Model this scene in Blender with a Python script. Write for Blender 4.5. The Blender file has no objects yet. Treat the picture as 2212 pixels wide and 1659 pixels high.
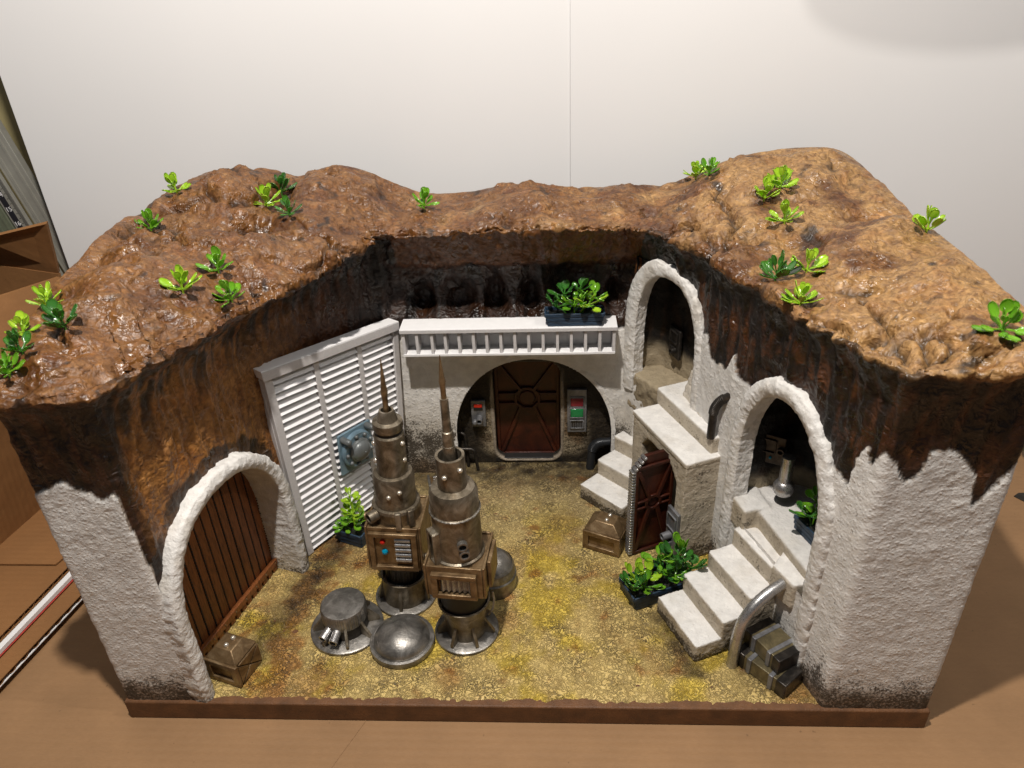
import bpy, bmesh, math, random
import numpy as np
from mathutils import Matrix, Vector, Euler
from mathutils.bvhtree import BVHTree

random.seed(7); RNG = np.random.default_rng(11)
S = 0.01                                   # every number below is in centimetres
scene = bpy.context.scene
COL = scene.collection

# ------------------------------------------------------------------ camera
def make_camera():
    cx, cy, cz, pitch, yaw, roll, f = 3.314, -36.73, 49.463, 30.638, -3.808, 2.64, 1640.34
    p, y, r = map(math.radians, (pitch, yaw, roll))
    fw = Vector((math.sin(y)*math.cos(p), math.cos(y)*math.cos(p), -math.sin(p)))
    rt = Vector((math.cos(y), -math.sin(y), 0)); dn = fw.cross(rt)
    rt2 = math.cos(r)*rt + math.sin(r)*dn; dn2 = -math.sin(r)*rt + math.cos(r)*dn
    m = Matrix((( rt2.x, -dn2.x, -fw.x, cx*S), (rt2.y, -dn2.y, -fw.y, cy*S), (rt2.z, -dn2.z, -fw.z, cz*S), (0, 0, 0, 1)))
    cd = bpy.data.cameras.new('camera'); cam = bpy.data.objects.new('camera', cd); COL.objects.link(cam)
    cam.matrix_world = m
    cd.sensor_fit = 'HORIZONTAL'; cd.sensor_width = 36; cd.lens = f/2212*36
    cd.clip_start = 0.01; cd.clip_end = 20
    cd.dof.use_dof = True; cd.dof.focus_distance = 0.68; cd.dof.aperture_fstop = 16
    scene.camera = cam
make_camera()

# ------------------------------------------------------------------ world and lamps (indoor, ceiling lamp above the camera)
w = bpy.data.worlds.new('World'); scene.world = w; w.use_nodes = True
bg = w.node_tree.nodes['Background']; bg.inputs[0].default_value = (0.86, 0.91, 1.0, 1); bg.inputs[1].default_value = 0.08

def lamp(name, loc, power, color, radius):
    d = bpy.data.lights.new(name, 'POINT'); d.energy = power; d.color = color; d.shadow_soft_size = radius*S
    o = bpy.data.objects.new(name, d); COL.objects.link(o); o.location = Vector(loc)*S; return o
lamp('ceiling_lamp', (-7, -17, 108), 50, (1.0, 0.94, 0.87), 1.5)
lamp('room_lamp', (55, -10, 95), 8, (1.0, 0.94, 0.87), 0.35)
ad = bpy.data.lights.new('ceiling_bounce', 'AREA'); ad.shape = 'DISK'; ad.size = 1.9; ad.energy = 9; ad.color = (0.93, 0.95, 1.0)
ao = bpy.data.objects.new('ceiling_bounce', ad); COL.objects.link(ao); ao.location = (0.0, -0.35, 2.05)   # the lit ceiling above the table, facing down

scene.view_settings.view_transform = 'Standard'; scene.view_settings.look = 'None'
scene.view_settings.gamma = 1; scene.view_settings.exposure = -0.12
scene.render.engine = 'CYCLES'
scene.cycles.use_denoising = True
scene.cycles.max_bounces = 6; scene.cycles.diffuse_bounces = 3; scene.cycles.glossy_bounces = 3
scene.cycles.transmission_bounces = 3; scene.cycles.caustics_reflective = False; scene.cycles.caustics_refractive = False

# ------------------------------------------------------------------ helpers: colour, noise
def lin(r, g, b):
    f = lambda c: (c/255/12.92) if c/255 <= 0.04045 else ((c/255+0.055)/1.055)**2.4
    return np.array([f(r), f(g), f(b)])
PERM = RNG.permutation(256); PERM = np.concatenate([PERM, PERM, PERM])
GR = RNG.normal(size=(256, 3)); GR /= np.linalg.norm(GR, axis=1)[:, None]
def noise3(P):
    P = np.asarray(P, float); I = np.floor(P).astype(int); F = P - I; I &= 255
    U = F*F*F*(F*(F*6-15)+10); out = 0
    for dx in (0, 1):
        for dy in (0, 1):
            for dz in (0, 1):
                h = PERM[PERM[PERM[I[:, 0]+dx] + I[:, 1]+dy] + I[:, 2]+dz]
                g = GR[h]
                d = g[:, 0]*(F[:, 0]-dx) + g[:, 1]*(F[:, 1]-dy) + g[:, 2]*(F[:, 2]-dz)
                wx = U[:, 0] if dx else 1-U[:, 0]; wy = U[:, 1] if dy else 1-U[:, 1]; wz = U[:, 2] if dz else 1-U[:, 2]
                out = out + d*wx*wy*wz
    return out*1.5
def fbm(P, o=3, g=0.5, l=2.1):
    a, s, t = 1.0, 0, 0; P = np.asarray(P, float)
    for k in range(o):
        s = s + a*noise3(P + 17.3*k); t += a; a *= g; P = P*l
    return s/t
def ridge(P, o=3):
    a, s, t = 1.0, 0, 0; P = np.asarray(P, float)
    for k in range(o):
        s = s + a*(1-np.abs(noise3(P+31.7*k))*2); t += a; a *= 0.5; P = P*2.07
    return s/t
def sst(x, a, b):
    t = np.clip((x-a)/(b-a), 0, 1); return t*t*(3-2*t)

# ------------------------------------------------------------------ helpers: objects
def finish(o, name, parent=None, label=None, cat=None, group=None, kind=None):
    COL.objects.link(o)
    if parent is not None: o.parent = parent
    if label: o['label'] = label
    if cat: o['category'] = cat
    if group: o['group'] = group
    if kind: o['kind'] = kind
    return o
def thing(name, label, cat, loc=(0, 0, 0), rotz=0, group=None):
    o = bpy.data.objects.new(name, None); o.empty_display_size = 0.01
    o.location = Vector(loc)*S; o.rotation_euler = (0, 0, rotz)
    return finish(o, name, None, label, cat, group)
def mesh_obj(name, verts, faces, mat, parent=None, smooth=40, bevel=0, colors=None, **tags):
    me = bpy.data.meshes.new(name)
    me.from_pydata((np.asarray(verts, float)*S).tolist(), [], faces if isinstance(faces, list) else faces.tolist())
    me.materials.append(mat)
    if smooth:
        me.polygons.foreach_set('use_smooth', [True]*len(me.polygons))
        if smooth < 180: me.set_sharp_from_angle(angle=math.radians(smooth))
    if colors is not None:
        a = me.color_attributes.new('Col', 'FLOAT_COLOR', 'POINT'); a.data.foreach_set('color', np.asarray(colors, np.float32).ravel())
    me.update()
    o = bpy.data.objects.new(name, me)
    if bevel:
        b = o.modifiers.new('bevel', 'BEVEL'); b.width = bevel*S; b.segments = 2; b.limit_method = 'ANGLE'; b.angle_limit = math.radians(40)
    return finish(o, name, parent, **tags)

class MB:
    """collects shapes (cm) of ONE part"""
    def __init__(s, M=None): s.v = []; s.f = []; s.M = M or Matrix()
    def add(s, v, f):
        n = len(s.v); s.v += [tuple(s.M @ Vector(p)) for p in v]; s.f += [tuple(i+n for i in q) for q in f]; return s
    def box(s, c, size, rz=0, rx=0, ry=0):
        h = [k/2 for k in size]; R = Matrix.Translation(c) @ Euler((rx, ry, rz)).to_matrix().to_4x4()
        v = [R @ Vector((x*h[0], y*h[1], z*h[2])) for z in (-1, 1) for y in (-1, 1) for x in (-1, 1)]
        return s.add(v, [(0, 2, 3, 1), (4, 5, 7, 6), (0, 1, 5, 4), (2, 6, 7, 3), (0, 4, 6, 2), (1, 3, 7, 5)])
    def prism(s, poly, z0, z1):
        n = len(poly); v = [(x, y, z0) for x, y in poly] + [(x, y, z1) for x, y in poly]
        return s.add(v, [tuple(range(n))[::-1], tuple(range(n, 2*n))] + [(i, (i+1) % n, n+(i+1) % n, n+i) for i in range(n)])
    def frustum(s, lo, hi):
        n = len(lo); return s.add(list(lo)+list(hi), [tuple(range(n))[::-1], tuple(range(n, 2*n))] + [(i, (i+1) % n, n+(i+1) % n, n+i) for i in range(n)])
    def lathe(s, prof, seg=40, c=(0, 0, 0), rfun=None, close=True):
        v = []; f = []; m = len(prof)
        for r, z in prof:
            for k in range(seg):
                a = 2*math.pi*k/seg; rr = max(r, 1e-4)*(rfun(a) if rfun else 1)
                v.append((c[0]+rr*math.cos(a), c[1]+rr*math.sin(a), c[2]+z))
        for j in range(m-1):
            for k in range(seg):
                a, b = j*seg+k, j*seg+(k+1) % seg; f.append((a, b, b+seg, a+seg))
        if close: f.append(tuple(range(seg))[::-1]); f.append(tuple((m-1)*seg+k for k in range(seg)))
        return s.add(v, f)
    def tube(s, pts, r, seg=12, cap=True, rf=None):
        pts = [Vector(p) for p in pts]; v = []; f = []; n = len(pts); up = None
        for i, p in enumerate(pts):
            t = (pts[min(i+1, n-1)]-pts[max(i-1, 0)]).normalized()
            if up is None: up = t.orthogonal().normalized()
            up = (up - t*up.dot(t)).normalized(); b = t.cross(up)
            rr = rf(i/(n-1)) if rf else r
            for k in range(seg):
                a = 2*math.pi*k/seg; v.append(p+up*rr*math.cos(a)+b*rr*math.sin(a))
        for i in range(n-1):
            for k in range(seg):
                a, b2 = i*seg+k, i*seg+(k+1) % seg; f.append((a, b2, b2+seg, a+seg))
        if cap: f.append(tuple(range(seg))[::-1]); f.append(tuple((n-1)*seg+k for k in range(seg)))
        return s.add(v, f)
    def cyl(s, p0, p1, r0, r1=None, seg=20):
        r1 = r0 if r1 is None else r1; return s.tube([p0, p1], 0, seg, True, lambda t: r0+(r1-r0)*t)
    def ring(s, p0, p1, ro, ri, seg=24):
        """open pipe end: outer wall, lip, bore"""
        p0, p1 = Vector(p0), Vector(p1); t = (p1-p0).normalized(); u = t.orthogonal().normalized(); b = t.cross(u); v = []; f = []
        L = (p1-p0).length
        for r, d in ((ro, 0), (ro, L), (ri, L), (ri, L*0.15), (0.001, L*0.15)):
            for k in range(seg):
                a = 2*math.pi*k/seg; v.append(p0+t*d+u*r*math.cos(a)+b*r*math.sin(a))
        for j in range(4):
            for k in range(seg):
                a, c = j*seg+k, j*seg+(k+1) % seg; f.append((a, c, c+seg, a+seg))
        f.append(tuple(range(seg))[::-1]); return s.add(v, f)
    def sphere(s, c, r, seg=16, rings=9, sz=1.0, half=False):
        prof = []
        a0 = 0 if half else -math.pi/2
        for j in range(rings+1):
            a = a0+(math.pi/2-a0)*j/rings; prof.append((r*math.cos(a), r*sz*math.sin(a)))
        return s.lathe(prof, seg, c)
    def build(s, name, mat, parent=None, smooth=35, bevel=0, **t):
        return mesh_obj(name, s.v, s.f, mat, parent, smooth, bevel, **t)

def remesh(name, mb, mat, parent, voxel, disp, colorf, **t):
    """union the shapes into one rough plastered skin and displace it with noise"""
    me = bpy.data.meshes.new('tmp'); me.from_pydata([tuple(c*S for c in p) for p in mb.v], [], mb.f)
    o = bpy.data.objects.new('tmp', me); COL.objects.link(o)
    m = o.modifiers.new('r', 'REMESH'); m.mode = 'VOXEL'; m.voxel_size = voxel*S; m.adaptivity = 0
    sm = o.modifiers.new('s', 'SMOOTH'); sm.iterations = 3
    dg = bpy.context.evaluated_depsgraph_get(); dg.update()
    em = bpy.data.meshes.new_from_object(o.evaluated_get(dg)); bpy.data.objects.remove(o)
    n = len(em.vertices); P = np.empty(n*3); em.vertices.foreach_get('co', P); P = P.reshape(-1, 3)/S
    N = np.empty(n*3); em.vertices.foreach_get('normal', N); N = N.reshape(-1, 3)
    P2 = P + N*disp(P, N)[:, None]
    em.vertices.foreach_set('co', (P2*S).ravel()); em.name = name
    em.polygons.foreach_set('use_smooth', [True]*len(em.polygons))
    em.materials.clear(); em.materials.append(mat)
    a = em.color_attributes.new('Col', 'FLOAT_COLOR', 'POINT'); a.data.foreach_set('color', colorf(P, N).astype(np.float32).ravel())
    em.update(); ob = bpy.data.objects.new(name, em); return finish(ob, name, parent, **t)

# ------------------------------------------------------------------ helpers: materials
class NT:
    def __init__(s, name):
        s.m = bpy.data.materials.new(name); s.m.use_nodes = True; s.t = s.m.node_tree; s.b = s.t.nodes['Principled BSDF']
        tc = s.n('ShaderNodeTexCoord'); mp = s.n('ShaderNodeMapping'); mp.inputs['Scale'].default_value = (100, 100, 100)
        s.t.links.new(tc.outputs['Object'], mp.inputs['Vector']); s.cm = mp.outputs[0]
    def n(s, k, **kw):
        x = s.t.nodes.new(k)
        for a, v in kw.items(): setattr(x, a, v)
        return x
    def l(s, a, b): s.t.links.new(a, b)
    def noise(s, scale, detail=4, rough=0.55, dist=0.0, vec=None, stretch=None):
        x = s.n('ShaderNodeTexNoise'); x.inputs['Scale'].default_value = scale; x.inputs['Detail'].default_value = detail
        x.inputs['Roughness'].default_value = rough; x.inputs['Distortion'].default_value = dist
        v = vec or s.cm
        if stretch:
            mp = s.n('ShaderNodeMapping'); mp.inputs['Scale'].default_value = stretch; s.l(v, mp.inputs[0]); v = mp.outputs[0]
        s.l(v, x.inputs['Vector']); return x.outputs[0]
    def ramp(s, src, stops):
        r = s.n('ShaderNodeValToRGB'); e = r.color_ramp.elements
        while len(e) < len(stops): e.new(0.5)
        for i, (p, c) in enumerate(stops):
            e[i].position = p; c = (c, c, c) if not hasattr(c, '__len__') else c; e[i].color = (*c[:3], 1)
        s.l(src, r.inputs[0]); return r.outputs[0]
    def mix(s, fac, a, b, mode='MIX'):
        x = s.n('ShaderNodeMix', data_type='RGBA', blend_type=mode)
        for i, v in ((0, fac), (6, a), (7, b)):
            if hasattr(v, 'node'): s.l(v, x.inputs[i])
            elif i == 0: x.inputs[0].default_value = v
            else: x.inputs[i].default_value = (*v[:3], 1)
        return x.outputs[2]
    def math(s, op, a, b=0.0, c=None):
        x = s.n('ShaderNodeMath', operation=op)
        for i, v in enumerate((a, b) + ((c,) if c is not None else ())):
            if hasattr(v, 'node'): s.l(v, x.inputs[i])
            else: x.inputs[i].default_value = v
        return x.outputs[0]
    def bump(s, h, dist, strength=1.0, prev=None):
        x = s.n('ShaderNodeBump'); x.inputs['Distance'].default_value = dist*S; x.inputs['Strength'].default_value = strength
        s.l(h, x.inputs['Height'])
        if prev is not None: s.l(prev, x.inputs['Normal'])
        return x.outputs[0]
    def set(s, **kw):
        for k, v in kw.items():
            i = s.b.inputs[{'base': 'Base Color', 'rough': 'Roughness', 'metal': 'Metallic', 'spec': 'Specular IOR Level', 'normal': 'Normal', 'coat': 'Coat Weight', 'sss': 'Subsurface Weight', 'trans': 'Transmission Weight', 'coatr': 'Coat Roughness'}[k]]
            if hasattr(v, 'node'): s.l(v, i)
            elif hasattr(v, '__len__'): i.default_value = (*v[:3], 1)
            else: i.default_value = v
        return s.m

def mat_stucco():
    t = NT('stucco_paint'); a = t.n('ShaderNodeAttribute', attribute_name='Col')
    n1 = t.noise(1.3, 5); v = t.ramp(n1, [(0.3, 0.84), (0.7, 1.04)])
    base = t.mix(1.0, a.outputs['Color'], v, 'MULTIPLY')
    # dark speckled wash, density from the alpha channel
    sp = t.noise(5.5, 3, 0.65, 0.6); sp2 = t.noise(0.9, 3)
    d = t.math('ADD', sp, t.math('MULTIPLY', t.math('SUBTRACT', sp2, 0.5), 0.5))
    thr = t.math('SUBTRACT', 0.80, t.math('MULTIPLY', a.outputs['Alpha'], 0.48))
    m = t.math('MULTIPLY', t.math('SUBTRACT', d, thr), 5.0); m = t.n('ShaderNodeClamp').inputs[0] if False else t.math('MINIMUM', t.math('MAXIMUM', m, 0.0), 0.92)
    base = t.mix(m, base, (0.035, 0.025, 0.015))
    h1 = t.noise(5.6, 3, 0.6, 0.3); h2 = t.noise(11, 2)
    vo = t.n('ShaderNodeTexVoronoi', feature='SMOOTH_F1'); vo.inputs['Scale'].default_value = 3.4; t.l(t.cm, vo.inputs['Vector'])
    grit = t.ramp(vo.outputs['Distance'], [(0.10, 1.0), (0.42, 0.0)])
    b = t.bump(h1, 0.06, 0.8); b = t.bump(grit, 0.035, 0.7, b); b = t.bump(h2, 0.03, 0.7, b)
    return t.set(base=base, rough=0.62, spec=0.35, normal=b)
def mat_rock():
    t = NT('rock_paint'); a = t.n('ShaderNodeAttribute', attribute_name='Col')
    n1 = t.noise(0.8, 6, 0.62, 0.8); v = t.ramp(n1, [(0.3, (0.72, 0.66, 0.62)), (0.5, (1.0, 0.99, 0.97)), (0.72, (1.22, 1.25, 1.28))])
    base = t.mix(1.0, a.outputs['Color'], v, 'MULTIPLY')
    n2 = t.noise(2.6, 4, 0.7, 1.2)
    wash = t.ramp(n2, [(0.62, 0.0), (0.74, 0.6)])
    base = t.mix(t.math('MULTIPLY', wash, a.outputs['Alpha']), base, (0.018, 0.012, 0.009))
    rust = t.ramp(t.noise(0.42, 3, 0.6, 0.5), [(0.52, 0.0), (0.66, 0.55)])
    base = t.mix(t.math('MULTIPLY', rust, 0.45), base, t.mix(1.0, a.outputs['Color'], (0.95, 0.55, 0.3), 'MULTIPLY'))
    rg = t.n('ShaderNodeTexNoise', noise_type='RIDGED_MULTIFRACTAL'); t.l(t.cm, rg.inputs['Vector'])
    for nm, vv in (('Scale', 1.1), ('Detail', 2.0), ('Roughness', 0.6), ('Distortion', 0.8)): rg.inputs[nm].default_value = vv
    h2 = t.noise(2.3, 1.5, 0.5, 0.9); h3 = t.noise(1.0, 2, 0.5, 2.0)
    # dry-brushed ridges and dark wash in the grain of the paste
    dry = t.ramp(h2, [(0.36, (0.42, 0.36, 0.32)), (0.48, (0.95, 0.94, 0.92)), (0.56, (1.05, 1.04, 1.02)), (0.68, (1.6, 1.62, 1.62))])
    base = t.mix(0.6, base, dry, 'MULTIPLY')
    dr2 = t.ramp(rg.outputs[0], [(0.25, (0.6, 0.55, 0.5)), (0.55, (1.0, 1.0, 1.0)), (0.95, (1.3, 1.28, 1.24))])
    base = t.mix(0.7, base, dr2, 'MULTIPLY')
    pm = t.ramp(t.noise(0.35, 3), [(0.42, 0.25), (0.6, 1.0)]); h2 = t.math('MULTIPLY', h2, pm)
    b = t.bump(rg.outputs[0], 0.10, 1.0); b = t.bump(h3, 0.20, 1.0, b); b = t.bump(h2, 0.14, 1.0, b)
    r = t.ramp(t.noise(0.5, 3), [(0.34, 0.27), (0.5, 0.45), (0.66, 0.66)])
    return t.set(base=base, rough=r, spec=0.55, normal=b)
def mat_floor():
    t = NT('ground_paint'); a = t.n('ShaderNodeAttribute', attribute_name='Col')
    v = t.ramp(t.noise(0.9, 5, 0.6, 0.5), [(0.3, (0.7, 0.66, 0.6)), (0.7, (1.15, 1.15, 1.12))])
    base = t.mix(1.0, a.outputs['Color'], v, 'MULTIPLY')
    # crackled dark wash in the pits of the texture paste
    w1 = t.noise(3.1, 1.5, 0.5, 1.2); w2 = t.noise(0.45, 3, 0.5)
    cr = t.math('ABSOLUTE', t.math('SUBTRACT', w1, 0.5))
    line = t.ramp(cr, [(0.0, 1.0), (0.035, 0.9), (0.08, 0.0)])
    amt = t.ramp(w2, [(0.36, 0.15), (0.62, 1.0)])
    k = t.math('MULTIPLY', t.math('MULTIPLY', line, amt), a.outputs['Alpha'])
    base = t.mix(k, base, (0.022, 0.014, 0.006))
    b = t.bump(t.ramp(cr, [(0.0, 0.0), (0.13, 1.0)]), 0.10, 0.9); b = t.bump(t.noise(9, 3), 0.03, 0.6, b)
    r = t.ramp(t.noise(0.7, 2), [(0.4, 0.42), (0.7, 0.65)])
    return t.set(base=base, rough=r, spec=0.45, normal=b)
def mat_metal(name, c1, c2, c3, rough=0.42, metal=0.75, scale=0.8):
    t = NT(name)
    v = t.ramp(t.noise(scale, 5, 0.65, 0.7), [(0.28, c1), (0.5, c2), (0.74, c3)])
    sp = t.ramp(t.noise(7, 4, 0.7), [(0.62, 0.0), (0.76, 0.6)])
    base = t.mix(sp, v, (0.03, 0.022, 0.016))
    br = t.noise(2.5, 3, 0.6, stretch=(6, 6, 0.8)); r = t.ramp(br, [(0.3, rough-0.12), (0.7, rough+0.14)])
    b = t.bump(t.noise(6, 4, 0.6), 0.02, 0.8)
    return t.set(base=base, rough=r, metal=metal, spec=0.5, normal=b)
def mat_plain(name, c, rough=0.5, metal=0.0, var=0.15, scale=2.0, bump=0.01, spec=0.5, **kw):
    t = NT(name); c = np.array(c)
    v = t.ramp(t.noise(scale, 4), [(0.3, tuple(c*(1-var))), (0.7, tuple(np.minimum(c*(1+var), 1)))])
    if bump: kw['normal'] = t.bump(t.noise(8, 3), bump, 0.8)
    return t.set(base=v, rough=rough, metal=metal, spec=spec, **kw)
def mat_wood(name, c, dark, stretch, rough=0.45):
    t = NT(name)
    g = t.noise(1.6, 5, 0.6, 1.2, stretch=stretch)
    base = t.ramp(g, [(0.3, dark), (0.55, c), (0.8, tuple(np.array(c)*1.3))])
    return t.set(base=base, rough=rough, spec=0.4, normal=t.bump(g, 0.03, 0.7))
def mat_card(name, c, crease=False):
    t = NT(name); c = np.array(c)
    v = t.ramp(t.noise(0.12, 4, 0.6), [(0.3, tuple(c*0.86)), (0.7, tuple(c*1.1))])
    fib = t.ramp(t.noise(6, 4, 0.7, stretch=(0.4, 1.6, 1)), [(0.3, 0.93), (0.7, 1.05)])
    base = t.mix(1.0, v, fib, 'MULTIPLY')
    spk = t.ramp(t.noise(2.2, 2, 0.5), [(0.74, 0.0), (0.78, 0.6)])
    base = t.mix(spk, base, tuple(c*0.45))
    wv = t.n('ShaderNodeTexWave', wave_type='BANDS', bands_direction='Y'); wv.inputs['Scale'].default_value = 0.5; wv.inputs['Distortion'].default_value = 0.6; wv.inputs['Detail'].default_value = 1
    t.l(t.cm, wv.inputs[0])
    b = t.bump(wv.outputs[1], 0.03, 0.5); b = t.bump(t.noise(0.25, 3), 0.5, 0.35, b); b = t.bump(t.noise(9, 3), 0.01, 0.5, b)
    return t.set(base=base, rough=0.72, spec=0.3, normal=b)
def mat_leaf(name, c, c2):
    t = NT(name)
    oi = t.n('ShaderNodeObjectInfo'); base = t.mix(oi.outputs['Random'], c, c2)
    base = t.mix(t.ramp(t.noise(1.5, 2), [(0.3, 0.0), (0.8, 0.5)]), base, tuple(np.array(c2)*1.2))
    m = t.set(base=base, rough=0.22, spec=0.6, sss=0.25, normal=t.bump(t.noise(3, 2), 0.02, 0.5))
    t.b.inputs['Subsurface Radius'].default_value = (0.0015, 0.003, 0.0006); t.b.inputs['Subsurface Scale'].default_value = 1.0
    return m
M = {}
M['stucco'] = mat_stucco(); M['rock'] = mat_rock(); M['floor'] = mat_floor()
M['bronze'] = mat_metal('weathered_bronze', lin(78, 70, 57), lin(124, 113, 96), lin(168, 159, 143))
M['rust'] = mat_metal('rusty_bronze', lin(78, 60, 40), lin(124, 100, 70), lin(160, 138, 106), metal=0.6)
M['steel'] = mat_metal('gunmetal', lin(84, 82, 78), lin(128, 124, 118), lin(172, 168, 162), rough=0.38)
M['dark'] = mat_metal('dark_gunmetal', lin(38, 36, 34), lin(62, 58, 54), lin(96, 90, 84), rough=0.4)
M['silver'] = mat_metal('silver_paint', lin(150, 148, 146), lin(182, 180, 178), lin(205, 203, 200), rough=0.32, metal=0.85)
M['black'] = mat_plain('black_paint', (0.012, 0.011, 0.010), 0.55)
M['pearl'] = mat_plain('pearl_bead', lin(205, 195, 180), 0.2, 0.6, 0.05, bump=0)
M['red'] = mat_plain('red_gem', (0.55, 0.02, 0.01), 0.12, 0, 0.1, bump=0)
M['blue'] = mat_plain('blue_gem', (0.0, 0.22, 0.36), 0.10, 0, 0.1, bump=0)
M['green'] = mat_plain('green_gem', (0.01, 0.20, 0.06), 0.15, 0, 0.15, bump=0)
M['maroon'] = mat_plain('maroon_gem', (0.20, 0.02, 0.03), 0.15, 0, 0.15, bump=0)
M['white'] = mat_plain('white_card', (0.80, 0.79, 0.785), 0.5, 0, 0.03, bump=0.004)
M['grey_edge'] = mat_plain('grey_foam_edge', lin(196, 193, 192), 0.65, 0, 0.06, 5, 0.02)
M['valve'] = mat_plain('blue_valve_paint', lin(112, 136, 150), 0.45, 0.15, 0.25, 0.8)
M['valve_grey'] = mat_plain('grey_valve_paint', lin(108, 112, 112), 0.4, 0.3, 0.2, 0.8)
M['reddoor'] = mat_metal('red_brown_door_paint', lin(36, 15, 9), lin(62, 25, 13), lin(84, 38, 20), rough=0.4, metal=0.15, scale=0.5)
M['planter'] = mat_wood('blue_wood', lin(42, 62, 82), lin(14, 20, 28), (0.6, 5, 5))
M['soil'] = mat_plain('dark_soil', (0.012, 0.012, 0.010), 0.4, 0, 0.4, 4, 0.1)
M['doorwood'] = mat_wood('brown_door_wood', lin(128, 76, 40), lin(72, 38, 18), (5, 5, 0.5), 0.4)
M['card'] = mat_card('kraft_cardboard', lin(142, 109, 76))
M['card_dark'] = mat_card('brown_cardboard', lin(134, 94, 56))
M['panel_grey'] = mat_metal('grey_panel_paint', lin(88, 88, 90), lin(118, 118, 120), lin(146, 146, 148), rough=0.45, metal=0.4)
M['base'] = mat_plain('brown_base_paint', lin(98, 64, 36), 0.6, 0, 0.3, 0.8, 0.06)
M['backdrop'] = mat_plain('white_backdrop', (0.75, 0.747, 0.745), 0.42, 0, 0.015, 0.05, 0.0, 0.45)
M['alu'] = mat_plain('aluminium', lin(168, 166, 156), 0.35, 0.35, 0.1, 0.5)
M['alu_green'] = mat_plain('grey_green_strip', lin(118, 124, 104), 0.45, 0.3, 0.1)
M['stripe'] = mat_plain('black_scale', (0.02, 0.02, 0.025), 0.4, 0, 0.1)
M['olive'] = mat_plain('olive_wall', lin(168, 156, 112), 0.8, 0, 0.08, 0.3, 0.02)
M['leaf_bright'] = mat_leaf('leaf_bright', (0.20, 0.40, 0.015), (0.34, 0.52, 0.03))
M['leaf_mid'] = mat_leaf('leaf_mid', (0.07, 0.22, 0.012), (0.16, 0.36, 0.02))
M['leaf_dark'] = mat_leaf('leaf_dark', (0.016, 0.085, 0.018), (0.05, 0.17, 0.02))

WHITE = lin(224, 221, 216); TAN = lin(176, 160, 132); BROWN = lin(124, 84, 42); OCHRE = lin(168, 120, 66); DKBROWN = lin(84, 50, 26); BLACK = lin(16, 13, 11)
def rgba(c, a): return np.concatenate([c, np.asarray(a)[:, None]], 1)
def lerp(a, b, t): return a + (b-a)*np.asarray(t)[:, None]

# ------------------------------------------------------------------ the setting: table sheet and the two backdrop boards
def setting():
    nx, ny = 60, 40; v = []
    for j in range(ny+1):
        for i in range(nx+1): v.append((-130+260*i/nx, -70+150*j/ny, -2.0))
    f = [(j*(nx+1)+i, j*(nx+1)+i+1, (j+1)*(nx+1)+i+1, (j+1)*(nx+1)+i) for j in range(ny) for i in range(nx)]
    mesh_obj('table_cardboard', v, f, M['card'], kind='structure')
    # a taped seam: the loose top ply of the cardboard runs diagonally across the front
    b = MB(); b.box((-14.5, -7.0, -1.975), (0.10, 22, 0.03), rz=-0.42); b.build('cardboard_crease', M['card'], kind='structure')
    b = MB(); b.box((-23, 41.3, 34), (56.2, 0.5, 72), ry=0.0); b.build('backdrop_board', M['backdrop'], bevel=0.05, label='white backdrop board behind the diorama, left of the seam', cat='board')
    b = MB(); b.box((45.1, 41.15, 34), (80, 0.5, 72)); b.build('backdrop_board', M['backdrop'], bevel=0.05, label='white backdrop board behind the diorama, right of the seam', cat='board')
    b = MB(); b.box((-100, 62, 30), (140, 1, 80)); b.build('room_wall', M['olive'], kind='structure')
setting()

# ------------------------------------------------------------------ the diorama shell: base, ground, stucco walls, rock
DIO = thing('rock_diorama', 'rocky cliff courtyard model with white plaster walls on a brown base board', 'diorama')
MB().box((0, 17.85, -1.06), (60.3, 36.5, 1.88)).build('base_board', M['base'], DIO, bevel=0.12)

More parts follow.
